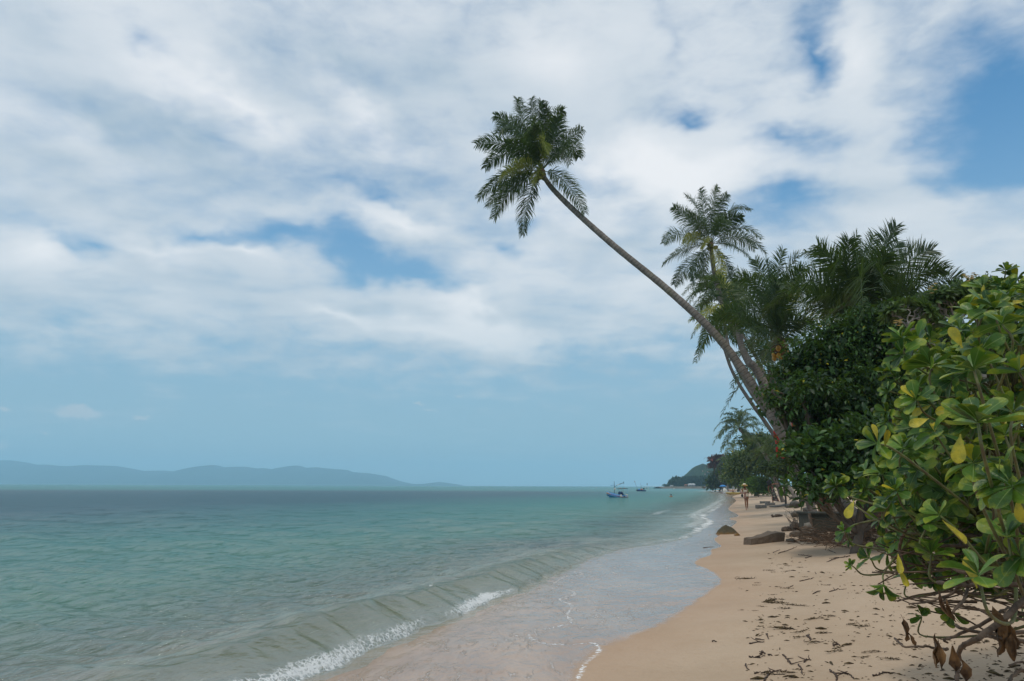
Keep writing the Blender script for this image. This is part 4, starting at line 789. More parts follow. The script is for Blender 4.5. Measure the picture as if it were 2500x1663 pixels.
# ---------------------------------------------------------------- rocks, concrete, wrack
def rockmat(name, low, top, zsplit=None):
    m, t, out = newmat(name); tc = t.n('ShaderNodeTexCoord').outputs['Object']; nz = t.noise(tc, 7, 6, 0.7)
    z = t.n('ShaderNodeSeparateXYZ', {0: tc}).outputs[2]
    f = t.ss(t.m('ADD', z, t.m('MULTIPLY', t.m('SUBTRACT', nz, 0.5), 0.25)), *(zsplit or (0.05, 0.3)))
    c = t.mix(f, low, top); c = t.mix(t.ss(t.noise(tc, 25, 5, 0.7), 0.5, 0.7, 0, 0.6), c, tuple(x*0.45 for x in top))
    bp = t.n('ShaderNodeBump', {'Height': t.noise(tc, 16, 7, 0.72), 'Strength': 1.0, 'Distance': 0.03}).outputs[0]
    t.t.links.new(bsdf(t, col=c, rough=0.85, spec=0.25, normal=bp).outputs[0], out.inputs[0]); return m
m_rock1 = rockmat("ochre_boulder", (0.20, 0.105, 0.03), (0.085, 0.07, 0.04), (0.10, 0.26))
m_rock = rockmat("grey_rock", (0.13, 0.105, 0.08), (0.24, 0.21, 0.17))
m_conc = rockmat("old_concrete", (0.17, 0.125, 0.09), (0.16, 0.135, 0.105), (0.1, 0.5))
m_concd = rockmat("stained_dark_concrete", (0.09, 0.08, 0.06), (0.045, 0.045, 0.035), (0.0, 0.7))
m_slate = simple("grey_slab", (0.19, 0.175, 0.155), 0.9, 0.4, 7, 0.01)
m_drift = simple("driftwood", (0.16, 0.115, 0.08), 0.9, 0.5, 9, 0.01, col2=(0.06, 0.04, 0.03))
p = ground(1781, 1304); root = None
mb = MB()
import bmesh
bm = bmesh.new(); bmesh.ops.create_icosphere(bm, subdivisions=4, radius=1.0)
from mathutils import noise as mn
for v in bm.verts:
    x, y, z = v.co; k = max(0.0, z); s_ = 1-0.55*k**1.25; v.co = Vector((x*s_*0.50-0.05*k, y*s_*0.38, z*0.43 if z > 0 else z*0.15))
    if z < 0: v.co.x *= 0.85; v.co.y *= 0.85
    v.co += v.co.normalized()*0.06*mn.noise(Vector((x, y, z))*2.2+Vector((3, 1, 2)))
addbm(mb, bm); o = mb.build('boulder', m_rock1); o.location = p+Vector((0, .2, -0.14)); tag(o, "brown peaked boulder with an ochre foot, half in the wet sand", 'boulder')
p = ground(1800, 1308); mb = MB(); ball(mb, (0, 0, 0), 0.09, 2, 0.4, 4, (1.1, 0.8, 0.6)); o = mb.build('stone', m_rock1); o.location = p+Vector((0, 0, .02)); tag(o, "small reddish stone lying just in front of the peaked boulder", 'stone')
# tapered broken slab of concrete
a_ = ground(1834, 1331); b_ = a_+Vector((0.92, 0.22, 0.10))
bm = bmesh.new(); L_ = (b_-a_).length*1.06; hh = [0.15, 0.18, 0.24, 0.30, 0.30]; n_ = 5
vs = []
for i in range(n_):
    x = L_*i/(n_-1); top = hh[i]; vs.append([bm.verts.new((x, -0.0+0.02*i, -0.08)), bm.verts.new((x+0.02, 0.03, top)), bm.verts.new((x+0.02, 0.34+.03*i, top+0.01)), bm.verts.new((x, 0.38+.03*i, -0.08))])
for i in range(n_-1):
    for j in range(4): bm.faces.new((vs[i][j], vs[i][(j+1) % 4], vs[i+1][(j+1) % 4], vs[i+1][j]))
bm.faces.new(vs[0][::-1]); bm.faces.new(vs[-1])
bmesh.ops.subdivide_edges(bm, edges=bm.edges[:], cuts=3, use_grid_fill=True)
for v in bm.verts: v.co += Vector((mn.noise(v.co*9), mn.noise(v.co*9+Vector((5, 0, 0))), mn.noise(v.co*7+Vector((0, 5, 0)))))*0.022
bmesh.ops.recalc_face_normals(bm, faces=bm.faces[:])
mb = MB(); addbm(mb, bm); o = mb.build('concrete_block', m_conc, smooth=False); o.location = a_; o.rotation_euler = (0, 0, math.atan2(b_.y-a_.y, b_.x-a_.x)); tag(o, "long tapered block of broken concrete lying on the sand, rising to the right", 'concrete block')
# concrete box with a post
pL = ground(1985, 1302); ang = R(4)
root = thing('concrete_box', "dark stained concrete box with a rim and a corner post, under the glossy shrub", 'planter', pL+Vector((0, 0, -0.05)), ang)
w_, h_ = 1.25, 0.62; mb = MB(); box(mb, (w_/2, 0.45, h_/2), (w_, 0.9, h_), None, 0.012); mb.build('wall', m_concd, root)
mb = MB(); box(mb, (w_/2, 0.45, h_+0.032), (w_+.08, .98, .06), None, 0.012); mb.build('rim', m_concd, root)
mb = MB(); box(mb, (-0.07, -0.06, 0.31), (0.07, 0.10, .70), Matrix.Rotation(R(-5), 3, 'Y'), 0.01); mb.build('post', m_drift, root)
# rocks piled at the foot of the vegetation: px, py(base), Y offset, radius, flattening
rl = [(1945,1248,.30,.6,"large grey boulder on top of the rock pile beside the woman in the floral dress"),(1950,1262,.32,.7,"grey brown boulder low in the rock pile beside the woman in the floral dress"),(1928,1240,.20,.7,"squarish stone at the left edge of the rock pile"),(1972,1250,.26,.7,"rounded stone at the right end of the rock pile, under the shrub"),(1962,1232,.22,.7,"pale stone resting high on the rock pile under hanging leaves"),
 (1935,1225,.22,.6,"pale upper stone at the left end of the rock pile"),(1978,1308,.24,1.1,"upright grey stone leaning against the concrete box post"),(1947,1310,.20,.5,"low ochre stone between the tapered concrete block and the upright grey stone"),(1965,1322,.13,.5,"bluish flat stone in front of the upright grey stone"),(1936,1324,.12,.5,"flat pinkish stone touching the right end of the tapered concrete block"),(1995,1316,.10,.5,"small stone below the post of the concrete box")]
for i, (a, b, rr, fl_, lb) in enumerate(rl):
    p = ground(a, b); lift = 0.0 if i not in (0, 4, 5) else 0.28
    mb = MB(); ball(mb, (0, 0, 0), rr, 3, 0.38, i+2, (1.15, 0.8, fl_)); o = mb.build('stone' if rr < .21 else 'boulder', m_rock); o.location = p+Vector((0, 0.1, rr*fl_*0.45+lift)); o.rotation_euler = (0, 0, i*1.3); tag(o, lb, 'stone', 'stones at the foot of the vegetation')
# concrete steps and slabs near the women
for (a, b, sx_, sy_, sz_, rz, tl, lb) in ((1858,1241,.62,.5,.24,3,0,"rectangular grey concrete step on the sand right of the woman in the straw hat"),(1880,1234,.6,.5,.22,5,3,"grey concrete step between the lower step and the woman in the floral dress"),(1868,1229,.8,.4,.2,4,0,"pale concrete kerb half buried behind the steps"),(1905,1237,1.3,.7,.07,12,-7,"thin tilted grey slab under the woman in the floral dress")):
    p = ground(a, b); mb = MB(); box(mb, (0, 0, 0), (sx_, sy_, sz_), None, 0.015); o = mb.build('concrete_slab', m_slate); o.location = p+Vector((0, 0, sz_/2-.02+(.06 if tl < 0 else 0))); o.rotation_euler = (0, R(tl), R(rz)); tag(o, lb, 'concrete slab')
for (a, b, l_, r_, rz, lb) in ((1935,1296,.75,.11,8,"dark rotten log with a hollow end lying above the tapered concrete block"),(1897,1262,.55,.06,5,"short dark piece of driftwood on the sand below the slabs"),(1890,1205,2.6,.06,14,"long thin driftwood branch behind the two women"),(1862,1210,2.2,.05,10,"thin grey branch on the sand between the two women"),(1835,1200,3.5,.09,12,"dark driftwood log at the foot of the light green bush")):
    p = ground(a, b); gg = np.random.default_rng(a); c_, s_ = math.cos(R(rz)), math.sin(R(rz)); K = [np.array([c_*l_*(t_-.5), s_*l_*(t_-.5), r_*.6+gg.normal()*r_*.4]) for t_ in np.linspace(0, 1, 6)]
    mb = MB(); K = smoothpath(K, 5); tube(mb, K, r_*(1+.25*gg.normal(size=len(K))), 9); o = mb.build('driftwood', m_drift); o.location = p; tag(o, lb, 'driftwood')
# dry brush heaped right of the box
mb = MB(); g = np.random.default_rng(9); m_dry = simple("dry_twigs", (0.26, 0.165, 0.10), 0.85, 0.5, 9, 0, col2=(0.12, 0.07, 0.04))
for i in range(750):
    a = 1990+g.random()*330; b = 1318+g.random()*26-(8 if a < 2030 else 0); p = np.array(ground(a, b)); p[2] += g.random()**1.6*(0.55 if a > 2080 else 0.22); p[1] += g.random()*1.5
    d = nrm(np.array([1, g.normal()*.5, g.normal()*.35])); l = 0.15+0.5*g.random()
    tube(mb, smoothpath([p-d*l/2, p+g.normal(size=3)*.03, p+d*l/2], 3), np.linspace(.008, .003, 7), 4, caps=False)
tag(mb.build('dry_brush', m_dry), kind='stuff')
# thin stems between concrete block and box
mb = MB()
for i in range(60):
    a = 1935+g.random()*50; p = np.array(ground(a, 1285+g.random()*14)); q = p+np.array([g.normal()*.25, g.normal()*.2, .3+.4*g.random()])
    tube(mb, smoothpath([p, (p+q)/2+g.normal(size=3)*.08, q], 3), np.linspace(.012, .004, 7), 5)
o = mb.build('bare_stems', simple("grey_stems", (0.15, 0.12, 0.09), 0.9, 0.4, 8)); tag(o, kind='stuff')

# seaweed scraps and twigs: the larger ones one by one, crumbs as stuff
m_weed = simple("dried_seaweed", (0.10, 0.065, 0.018), 0.8, 0.6, 30, 0.004, col2=(0.035, 0.022, 0.010))
m_twig = simple("dark_twig", (0.075, 0.045, 0.03), 0.8, 0.5, 20)
def qd(l): return [(1700+a/4.708, 1330+b/4.708) for a, b in l]
def weed(p, s, seed):
    g = np.random.default_rng(seed); mb = MB(); th0 = g.normal()*0.35
    for i in range(int(10+s*90)):
        u = g.normal(); x = u*s*0.5; y = g.normal()*s*0.07; q = np.array([x*math.cos(th0)-y, x*math.sin(th0)+y, 0.004+abs(g.normal())*s*0.05])
        d = nrm(np.array([g.normal()*1.2, g.normal()*.6, g.normal()*.25])); l = s*(.18+.25*g.random())
        if i == 0: q = np.array([0, 0, 0.006]); d = np.array([math.cos(th0), math.sin(th0), 0]); l = s*1.5
        tube(mb, [q-d*l/2, q+g.normal(size=3)*s*.03, q+d*l/2], np.array([.4, 1, .3])*s*0.024, 4)
    o = mb.build('seaweed_clump', m_weed); o.location = p+Vector((0, 0, 0.003)); return o
weeds = qd([(580,395),(700,445),(690,470),(860,650),(890,675),(960,635),(1000,675),(1020,740),(1080,700),(1170,705),(1260,712),(840,300),(880,320),(850,165),(960,232),(1060,247),(1190,266),(1035,310),(1250,375),(1490,470),(1380,550),(1085,508),(945,492),(1020,505),(520,757),(670,765),(745,716),(880,580),(990,972),(1540,828),(1180,1010),(1460,1020),(1790,920),(1910,945),(1980,1245),(2060,1235),(2230,1325),(1920,1300),(1300,865),(1385,853),(780,1508),(870,1495),(1350,1130),(1190,1070),(1570,1235),(1040,1480)])
wl = "scrap of dried brown seaweed lying on the sand"
for i, (a, b) in enumerate(weeds):
    s = 0.055+0.07*rnd.random(); 
    if i in (0, 3, 4, 28): s = 0.19
    lb = {0: "flat brown strand of dried seaweed nearest the wet sand, tapering to the left", 3: "largest dark clump of dried seaweed in the middle of the sand", 28: "lone wide piece of brown seaweed below the largest clump"}.get(i)
    o = weed(ground(a, b), s, i); tag(o, lb or wl, 'seaweed', None if lb else 'scraps of dried seaweed scattered on the sand')
twigs = [[(610,1145),(700,1125),(785,1127)],[(683,1090),(785,1100)],[(815,1030),(830,1090)],[(735,1265),(755,1240),(800,1262)],[(608,1298),(690,1298),(785,1282)],[(995,1270),(1050,1320),(1098,1378),(1048,1340)],[(1240,1358),(1270,1330),(1320,1333)],[(1175,1383),(1205,1430),(1225,1495)],[(785,1568),(830,1500),(900,1460),(1030,1453)],[(750,1480),(830,1473),(900,1455)],[(675,1485),(740,1463)],[(1540,1455),(1580,1480),(1700,1485),(1770,1510),(1815,1550)],[(1580,1480),(1620,1530),(1610,1568)],[(2020,1515),(2100,1500),(2160,1475),(2290,1490)],[(1580,1170),(1620,1147),(1652,1163)],[(1272,1050),(1320,1095)],[(1290,1048),(1318,1110)],[(880,95),(960,62)],[(945,103),(1060,65),(1158,25)],[(1175,118),(1260,128),(1325,140)],[(1255,158),(1330,130)],[(1500,200),(1600,165),(1765,128)],[(1530,158),(1680,150),(1765,135)],[(1530,545),(1600,525),(1670,515)],[(1335,570),(1430,530)],[(185,1118),(235,1120)],[(830,1272),(880,1278)],[(565,1385),(605,1442)],[(2285,1080),(2400,1190)],[(1190,423),(1290,400),(1340,392)],[(1510,60),(1600,100)],[(80,38),(195,27)],[(1060,493),(1115,473)]]
tl_ = {0: "long straight twig lying beside a shorter one on the lower sand", 5: "kinked black twig with a folded end on the lower sand", 8: "longest forked dark twig at the bottom of the sand", 11: "thin dark root with a knot, curving right along the bottom of the sand", 13: "dark curved root nearest the hanging dead leaves, at the bottom of the sand", 18: "long straight brown twig in front of the tapered concrete block"}
for i, P in enumerate(twigs):
    pts = [ground(a, b)+Vector((0, 0, 0.006)) for a, b in qd(P)]; c = pts[0].copy(); mb = MB(); gg = np.random.default_rng(i)
    K = smoothpath([tuple(q-c) for q in pts], 6); K += gg.normal(size=K.shape)*0.004; K[:, 2] = np.abs(K[:, 2]-K[0, 2])*0.6+0.004+(K[:, 2]*0.4+K[0, 2]*0.6)*1.0 if False else K[:, 2]
    rr = 0.0065 if b > 300 or True else .01; rr = 0.006+0.0006*pts[0].y*0.3
    tube(mb, K, np.linspace(rr, rr*.5, len(K)), 6)
    for _ in range(2 if len(P) > 2 else 0):
        k = gg.integers(2, len(K)-1); d = gg.normal(size=3)*[.05, .05, .01]+[0, 0, .012]; tube(mb, [K[k], K[k]+d*.6, K[k]+d+[.01, 0, 0]], [rr*.6, rr*.5, rr*.3], 5)
    o = mb.build('twig', m_twig); o.location = c; tag(o, tl_.get(i, "thin brown twig lying on the sand"), 'twig', None if i in tl_ else 'thin twigs scattered on the sand')
mb = MB(); g = np.random.default_rng(77); n = 0
while n < 1300:
    a, b = 1730+g.random()**0.7*780, 1300+g.random()**1.2*363; c_ = fbm(np.array([a*0.02]), np.array([b*0.05]), 3, 4)[0]
    right = (a-1700-(1663-b)*0.1)/700
    if c_ < 0.56-0.20*min(right, 1) or a < 1800+0.0*b and g.random() < .8: continue
    p = ground(a, b)
    if dshore(p.x, p.y) < 2.2: continue
    s = 0.006+0.014*g.random()**2+(0.02 if g.random() < .06 else 0); d = nrm(np.array([g.normal()*1.4, g.normal()*.5, g.normal()*.1])); q = np.array(p)+[0, 0, s*.2]
    tube(mb, [q-d*s*1.5, q+[0, 0, s*.2], q+d*s*1.5], [s*.12, s*.32, s*.1], 4, caps=False); n += 1
tag(mb.build('seaweed_crumbs', m_weed), kind='stuff')
# ---------------------------------------------------------------- boats
def paint(name, c, rough=0.45): return simple(name, c, rough, 0.2, 5)
m_blue = paint("bright_blue_paint", (0.02, 0.22, 0.55)); m_teal = paint("teal_paint", (0.01, 0.14, 0.25)); m_navy = simple("navy_tarpaulin", (0.01, 0.035, 0.12), 0.7, 0.5, 6)
m_white = paint("off_white", (0.60, 0.58, 0.50)); m_iron = simple("dark_steel", (0.03, 0.04, 0.05), 0.5, 0.3, 8); m_black = simple("black_cloth", (0.012, 0.012, 0.015), 0.8, 0.3, 8)
m_red = simple("red_paint", (0.45, 0.05, 0.03), 0.6, 0.3, 8); m_orange = simple("orange_tarpaulin", (0.55, 0.11, 0.04), 0.7, 0.4, 8); m_cream = simple("cream_paint", (0.62, 0.50, 0.30), 0.6, 0.3, 6); m_skyb = simple("pale_blue_pipe", (0.08, 0.30, 0.50), 0.5, 0.2, 6)
def hull(L, beam, bowz, sternz, mat, parent, name='hull', z0=-0.25, inset=0.0, ztop=None, zbot=None):
    """lofted open hull, bow at -X"""
    n = 18; m_ = 9; V = []; t = np.linspace(0, 1, n)
    for i in range(n):
        x = -L/2+L*t[i]; hw = beam/2*min(1, (0.06+1.9*t[i]))**0.8*(1-0.12*max(0, t[i]-.6)/.4); sh = sternz+(bowz-sternz)*(1-t[i])**2.2; kz = z0+0.45*bowz*(1-min(1, t[i]*4))**2
        for j in range(m_):
            a = j/(m_-1); u = (a-0.5)*2; s = abs(u); zz = kz+(sh-kz)*s**1.8
            if ztop is not None: zz = min(zz, sh-ztop)
            V.append((x-0.10*L*(1-t[i])**5*s, (hw*(1-(1-s)**2.2)+inset)*np.sign(u), zz))
    i, j = np.meshgrid(np.arange(n-1), np.arange(m_-1), indexing='ij')
    Fq = np.stack([i*m_+j, (i+1)*m_+j, (i+1)*m_+j+1, i*m_+j+1], -1).reshape(-1, 4)
    mb = MB(); mb.add(V, [Fq, np.array([[(n-1)*m_+k for k in range(m_)]])]); o = mb.build(name, mat, parent)
    md = o.modifiers.new('thickness', 'SOLIDIFY'); md.thickness = 0.03; return o
def stripe(L, beam, bowz, sternz, mat, parent, z1, z2, name='stripe'):
    n = 18; t = np.linspace(0.0, 1, n); mb = MB()
    for sg in (-1, 1):
        V = []
        for i in range(n):
            hw = beam/2*min(1, (0.06+1.9*t[i]))**0.8*(1-0.12*max(0, t[i]-.6)/.4)+0.012; sh = sternz+(bowz-sternz)*(1-t[i])**2.2
            x = -L/2+L*t[i]-0.10*L*(1-t[i])**5
            for z in (z1, z2): V.append((x, sg*hw*(0.93 if z == z2 else 1.0), sh-z))
            
        k = np.arange(n-1)*2; mb.add(V, np.stack([k, k+2, k+3, k+1], 1))
    o = mb.build(name, mat, parent); md = o.modifiers.new('thickness', 'SOLIDIFY'); md.thickness = 0.015
def pole(parent, name, a, b, r, mat):
    mb = MB(); tube(mb, [a, ((a[0]+b[0])/2, (a[1]+b[1])/2, (a[2]+b[2])/2), b], [r, r*.95, r*.85], 7); return mb.build(name, mat, parent)
def bx(parent, name, c, s, mat, ry=0, bev=0.02): mb = MB(); box(mb, c, s, Matrix.Rotation(R(ry), 3, 'Y') if ry else None, bev); return mb.build(name, mat, parent)
p = flat(1509, 1214.6)
b1 = thing('fishing_boat', "bright blue open fishing boat with a boom of lamps and a dark canopy", 'boat', (p.x, p.y, 0), R(8))
hull(2.95, 0.95, 0.90, 0.30, m_blue, b1); stripe(2.95, .95, .90, .30, m_cream, b1, .12, .26); stripe(2.95, .95, .90, .30, m_red, b1, .27, .33, 'red_stripe'); stripe(2.95, .95, .90, .30, m_teal, b1, .34, .62, 'lower_band')
bx(b1, 'deck', (0.45, 0, 0.10), (1.7, 0.78, .04), m_teal)
pole(b1, 'mast', (-.55, 0, .1), (-.55, 0, 2.43), .035, m_iron); pole(b1, 'boom', (-.55, 0, 1.62), (.93, -.1, 2.26), .032, m_iron)
bx(b1, 'lamp_box', (-.50, -.05, 1.28), (.25, .25, .26), m_white); pole(b1, 'spreader', (-1.15, 0, 1.80), (-.45, 0, 1.86), .035, m_skyb)
for k, (x, z, s, mt) in enumerate(((-.05, 1.86, .09, m_white), (.15, 1.93, .10, m_white), (.36, 2.03, .10, m_iron), (.55, 2.07, .07, m_iron), (.80, 2.1, .07, m_white))):
    mb = MB(); ball(mb, (x, -.05, z), s*.8, 2, .2, k, (1.2, .8, .8)); mb.build('lamp', mt, b1)
pole(b1, 'flag_staff', (.93, -.1, 2.0), (.93, -.1, 2.50), .018, m_skyb); bx(b1, 'pennant', (.94, -.1, 2.22), (.07, .02, .34), m_iron, 0, .004)
bx(b1, 'canopy', (.72, 0, 1.33), (1.62, .85, .06), m_black, -1)
for x in (.22, .72, 1.5):
    for y in (-.38, .38): pole(b1, 'canopy_post', (x-(.12 if x > 1 else 0), y, .25), (x, y, 1.32), .016, m_skyb if x != .72 else m_iron)
pole(b1, 'awning_rail', (.12, -.4, 1.60), (1.0, -.4, 1.55), .014, m_skyb); bx(b1, 'roof_bundle', (.35, -.2, 1.42), (.26, .3, .12), m_white); bx(b1, 'orange_float', (.98, -.2, 1.38), (.16, .2, .12), m_orange)
mb = MB(); ball(mb, (.28, 0, .62), .30, 3, .25, 3, (.75, .9, 1.05)); box(mb, (.62, -.12, .50), (.34, .4, .75), Matrix.Rotation(R(-32), 3, 'Y'), .06); mb.build('engine_cover', m_navy, b1)
bx(b1, 'white_crate', (.32, -.42, .27), (.34, .16, .34), m_white, 0, .03); bx(b1, 'stern_box', (1.28, -.30, .28), (.34, .3, .36), m_white, 8, .04)
bx(b1, 'outboard_motor', (.86, -.5, .12), (.18, .16, .36), m_iron, -25, .04)
p = flat(1566, 1199.7)
b2 = thing('fishing_boat', "small dark blue boat with an orange cover and leaning poles, farther of the two boats", 'boat', (p.x, p.y, 0), R(5))
hull(3.0, .95, .55, .42, m_navy, b2); stripe(3.0, .95, .55, .42, m_cream, b2, .04, .14)
mb = MB(); ball(mb, (-.75, 0, .62), .28, 2, .3, 2, (1.5, .9, .7)); mb.build('blue_cover', m_blue, b2); mb = MB(); ball(mb, (.1, 0, .6), .3, 2, .3, 6, (1.5, .9, .8)); mb.build('orange_cover', m_orange, b2); mb = MB(); ball(mb, (.85, 0, .85), .32, 2, .3, 9, (1, .8, 1)); mb.build('engine', m_iron, b2)
for a, b_, r_, mt in (((-1.3, 0, .5), (-2.3, 0, 3.4), .04, m_iron), ((-.2, 0, .4), (-.2, 0, 2.9), .02, m_iron), ((.15, 0, .4), (.15, 0, 2.0), .035, m_iron), ((.15, 0, 2.0), (1.2, 0, 1.6), .02, m_iron), ((1.9, 0, 1.0), (2.2, 0, 2.6), .02, m_iron), ((1.2, 0, .9), (1.35, 0, 1.7), .04, m_cream), ((1.6, 0, .9), (1.75, 0, 1.7), .04, m_cream), ((2.3, 0, .3), (2.6, 0, 1.7), .03, m_cream)): pole(b2, 'pole', a, b_, r_, mt)
bx(b2, 'black_flag', (2.05, 0, 2.45), (.24, .03, .4), m_black, 15, .005); bx(b2, 'pink_flag', (-2.2, 0, 3.2), (.16, .03, .5), m_red, -18, .005); bx(b2, 'stern_rack', (1.9, 0, 1.0), (.7, .5, .07), m_iron)
for a, b, mt, lb in ((1645.5, 1194, m_white, "white buoy floating beyond the swimmer"), (1456, 1191.6, m_red, "tiny red buoy floating left of the blue boat")):
    p = flat(a, b); mb = MB(); ball(mb, (0, 0, .1), .32, 2); tube(mb, [(0, 0, .3), (0, 0, .6)], [.07, .07], 6); o = mb.build('buoy', mt); o.location = (p.x, p.y, 0); tag(o, lb, 'buoy')

# ---------------------------------------------------------------- people
def skinmat(name, c): return simple(name, c, 0.5, 0.12, 6, spec=0.3)
m_skin = skinmat("tanned_skin", (0.30, 0.125, 0.06)); m_skin2 = skinmat("brown_skin", (0.26, 0.105, 0.055)); m_hair = simple("black_hair", (0.008, 0.006, 0.006), 0.6, 0.4, 20, 0.01)
def skin_obj(name, nodes, edges, mat, parent, root=0, sub=2):
    me = bpy.data.meshes.new(name); me.from_pydata([n[:3] for n in nodes], edges, []); o = bpy.data.objects.new(name, me); C.objects.link(o); o.parent = parent; me.materials.append(mat)
    md = o.modifiers.new('skin', 'SKIN'); md.use_smooth_shade = True; md.branch_smoothing = 0.6
    if not me.skin_vertices: me.skin_vertices.new()
    for i, n in enumerate(nodes): r = n[3]; me.skin_vertices[0].data[i].radius = (r, n[4] if len(n) > 4 else r)
    me.skin_vertices[0].data[root].use_root = True
    s = o.modifiers.new('sub', 'SUBSURF'); s.levels = sub; s.render_levels = sub; return o
def hand_nodes(nodes, edges, wrist, d, up, sc_=1.0):
    """palm and five unequal, slightly curled fingers after the wrist node"""
    d = np.array(d, float)/np.linalg.norm(d); up = np.array(up, float); s = np.cross(d, up); s /= np.linalg.norm(s); up = np.cross(s, d); w_ = np.array(nodes[wrist][:3])
    k = len(nodes); nodes.append((*(w_+d*.045*sc_), .030*sc_, .015*sc_)); edges.append((wrist, k)); nodes.append((*(w_+d*.085*sc_), .036*sc_, .013*sc_)); edges.append((k, k+1)); kn = k+1
    for j, (o_, l) in enumerate(((-.030, .075), (-.010, .083), (.010, .078), (.029, .060))):
        a = w_+d*.09*sc_+s*o_*sc_; i0 = len(nodes); nodes.append((*a, .0085*sc_)); edges.append((kn, i0))
        nodes.append((*(a+d*l*.5*sc_-up*.008), .008*sc_)); edges.append((i0, i0+1)); nodes.append((*(a+d*l*.9*sc_-up*.03*sc_), .0065*sc_)); edges.append((i0+1, i0+2))
    a = w_+d*.035*sc_-s*.035*sc_; i0 = len(nodes); nodes.append((*a, .010*sc_)); edges.append((k, i0)); nodes.append((*(a+d*.045*sc_-s*.015-up*.012), .008*sc_)); edges.append((i0, i0+1))
def face(parent, c, r, mskin, mhair, yaw=0.0, hair=True, fwd=-1):
    """ears, nose, eyes and mouth on a head of radius r centred at c, looking to -Y"""
    c = np.array(c); mb = MB(); ball(mb, c+[0, fwd*r*1.02, -r*.15], r*.2, 2, 0, 0, (.6, .8, 1.2))
    for sg in (-1, 1): ball(mb, c+[sg*r*.86, 0, -.1*r], r*.25, 2, 0, 0, (.4, .7, 1.1))
    mb.build('nose_and_ears', mskin, parent); mb = MB()
    for sg in (-1, 1): ball(mb, c+[sg*r*.36, fwd*r*.88, .08*r], r*.13, 1)
    mb.build('eyes', m_black, parent); mb = MB(); ball(mb, c+[0, fwd*r*.9, -r*.55], r*.2, 1, 0, 0, (1.3, .4, .35)); mb.build('mouth', m_red, parent)
# woman in the straw hat, walking towards the camera
wz = 1.0
p = ground(1823, 1245.5); D1 = p.y; k1 = D1/F/15.68
def wv(X_, Y_, y=0.0): return ((X_-550)*k1, y, (1340-Y_)*k1)
pw = thing('person', "woman in a wide straw hat, sunglasses and cream bikini walking along the wet sand", 'person', p, 0)
N_ = [(*wv(555, 850), .115, .10), (*wv(550, 760), .095, .075), (*wv(540, 700), .088, .07), (*wv(535, 630), .115, .085), (*wv(533, 575), .10, .07), (*wv(530, 540), .042, .045), (*wv(527, 505, -.01), .062, .072), (*wv(525, 455, -.01), .078, .092), (*wv(525, 425, 0), .06, .075),
 (*wv(440, 572), .052), (*wv(418, 700, -.01), .036), (*wv(470, 735, -.16), .025),
 (*wv(625, 572), .052), (*wv(640, 730, .03), .036), (*wv(632, 850, -.02), .025),
 (*wv(520, 890), .088), (*wv(505, 1020, -.10), .056), (*wv(505, 1110, -.10), .053), (*wv(520, 1290, -.08), .030), (*wv(505, 1328, -.17), .030, .022), (*wv(498, 1332, -.24), .026, .016),
 (*wv(598, 890), .088), (*wv(605, 1030, .06), .056), (*wv(618, 1110, .14), .052), (*wv(645, 1245, .33), .030), (*wv(645, 1290, .27), .028, .022), (*wv(645, 1312, .21), .025, .016)]
E_ = [(0, 1), (1, 2), (2, 3), (3, 4), (4, 5), (5, 6), (6, 7), (7, 8), (4, 9), (9, 10), (10, 11), (4, 12), (12, 13), (13, 14), (0, 15), (15, 16), (16, 17), (17, 18), (18, 19), (19, 20), (0, 21), (21, 22), (22, 23), (23, 24), (24, 25), (25, 26)]
hand_nodes(N_, E_, 14, (0, -.05, -1), (-1, 0, 0)); hand_nodes(N_, E_, 11, (.5, -.7, -.2), (0, 0, 1))
skin_obj('body', N_, E_, m_skin, pw, 0)
hc = wv(526, 470, -.01); face(pw, hc, .095, m_skin, m_hair)
def lathe(mb, prof, c, n=24, sx_=1, sy_=1, tilt=None, wave=0.0):
    V = []; c = np.array(c)
    for k, (r, z) in enumerate(prof):
        for j in range(n):
            a = 2*PI*j/n; v = np.array([r*sx_*math.cos(a), r*sy_*math.sin(a), z+wave*r*math.sin(a*3+k)]); V.append(tuple(c+(np.array(tilt @ Vector(v)) if tilt else v)))
    i, j = np.meshgrid(np.arange(len(prof)-1), np.arange(n), indexing='ij'); mb.add(V, np.stack([i*n+j, i*n+(j+1) % n, (i+1)*n+(j+1) % n, (i+1)*n+j], -1).reshape(-1, 4)); return mb
m_straw = simple("straw", (0.50, 0.30, 0.07), 0.8, 0.3, 30, 0.004); m_strawp = simple("pale_straw", (0.80, 0.66, 0.52), 0.8, 0.15, 30, 0.003)
mb = MB(); lathe(mb, [(.10, 0.02), (.16, 0.0), (.225, -.055)], wv(525, 425), 28, 1, 1, None, .12); o = mb.build('hat_brim', m_straw, pw); o.modifiers.new('t', 'SOLIDIFY').thickness = .006
mb = MB(); lathe(mb, [(.105, .0), (.10, .05), (.09, .10), (.06, .125), (.005, .13)], wv(525, 432), 24); mb.build('hat_crown', m_strawp, pw)
mb = MB(); box(mb, wv(525, 447, -.10), (.15, .02, .045), None, .006); mb.build('sunglasses', m_black, pw)
mb = MB(); ball(mb, Vector(wv(530, 490, .045)), .085, 2, .2, 1, (1.0, .5, 1.5)); mb.build('hair', simple("brown_hair", (0.05, 0.022, 0.012), 0.6), pw)
m_bik = simple("cream_bikini", (0.72, 0.62, 0.47), 0.7, 0.1, 20)
mb = MB(); lathe(mb, [(.135, -.045), (.145, -.01), (.15, .03), (.135, .07)], wv(535, 650, -.01), 28, 1.0, .80); 
for X_ in (470, 590): tube(mb, [wv(X_, 620, -.12), wv(X_, 575, -.10), wv(X_+2, 550, -.04), wv(X_, 580, .07)], [.018, .014, .014, .014], 6)
mb.build('bikini_top', m_bik, pw)
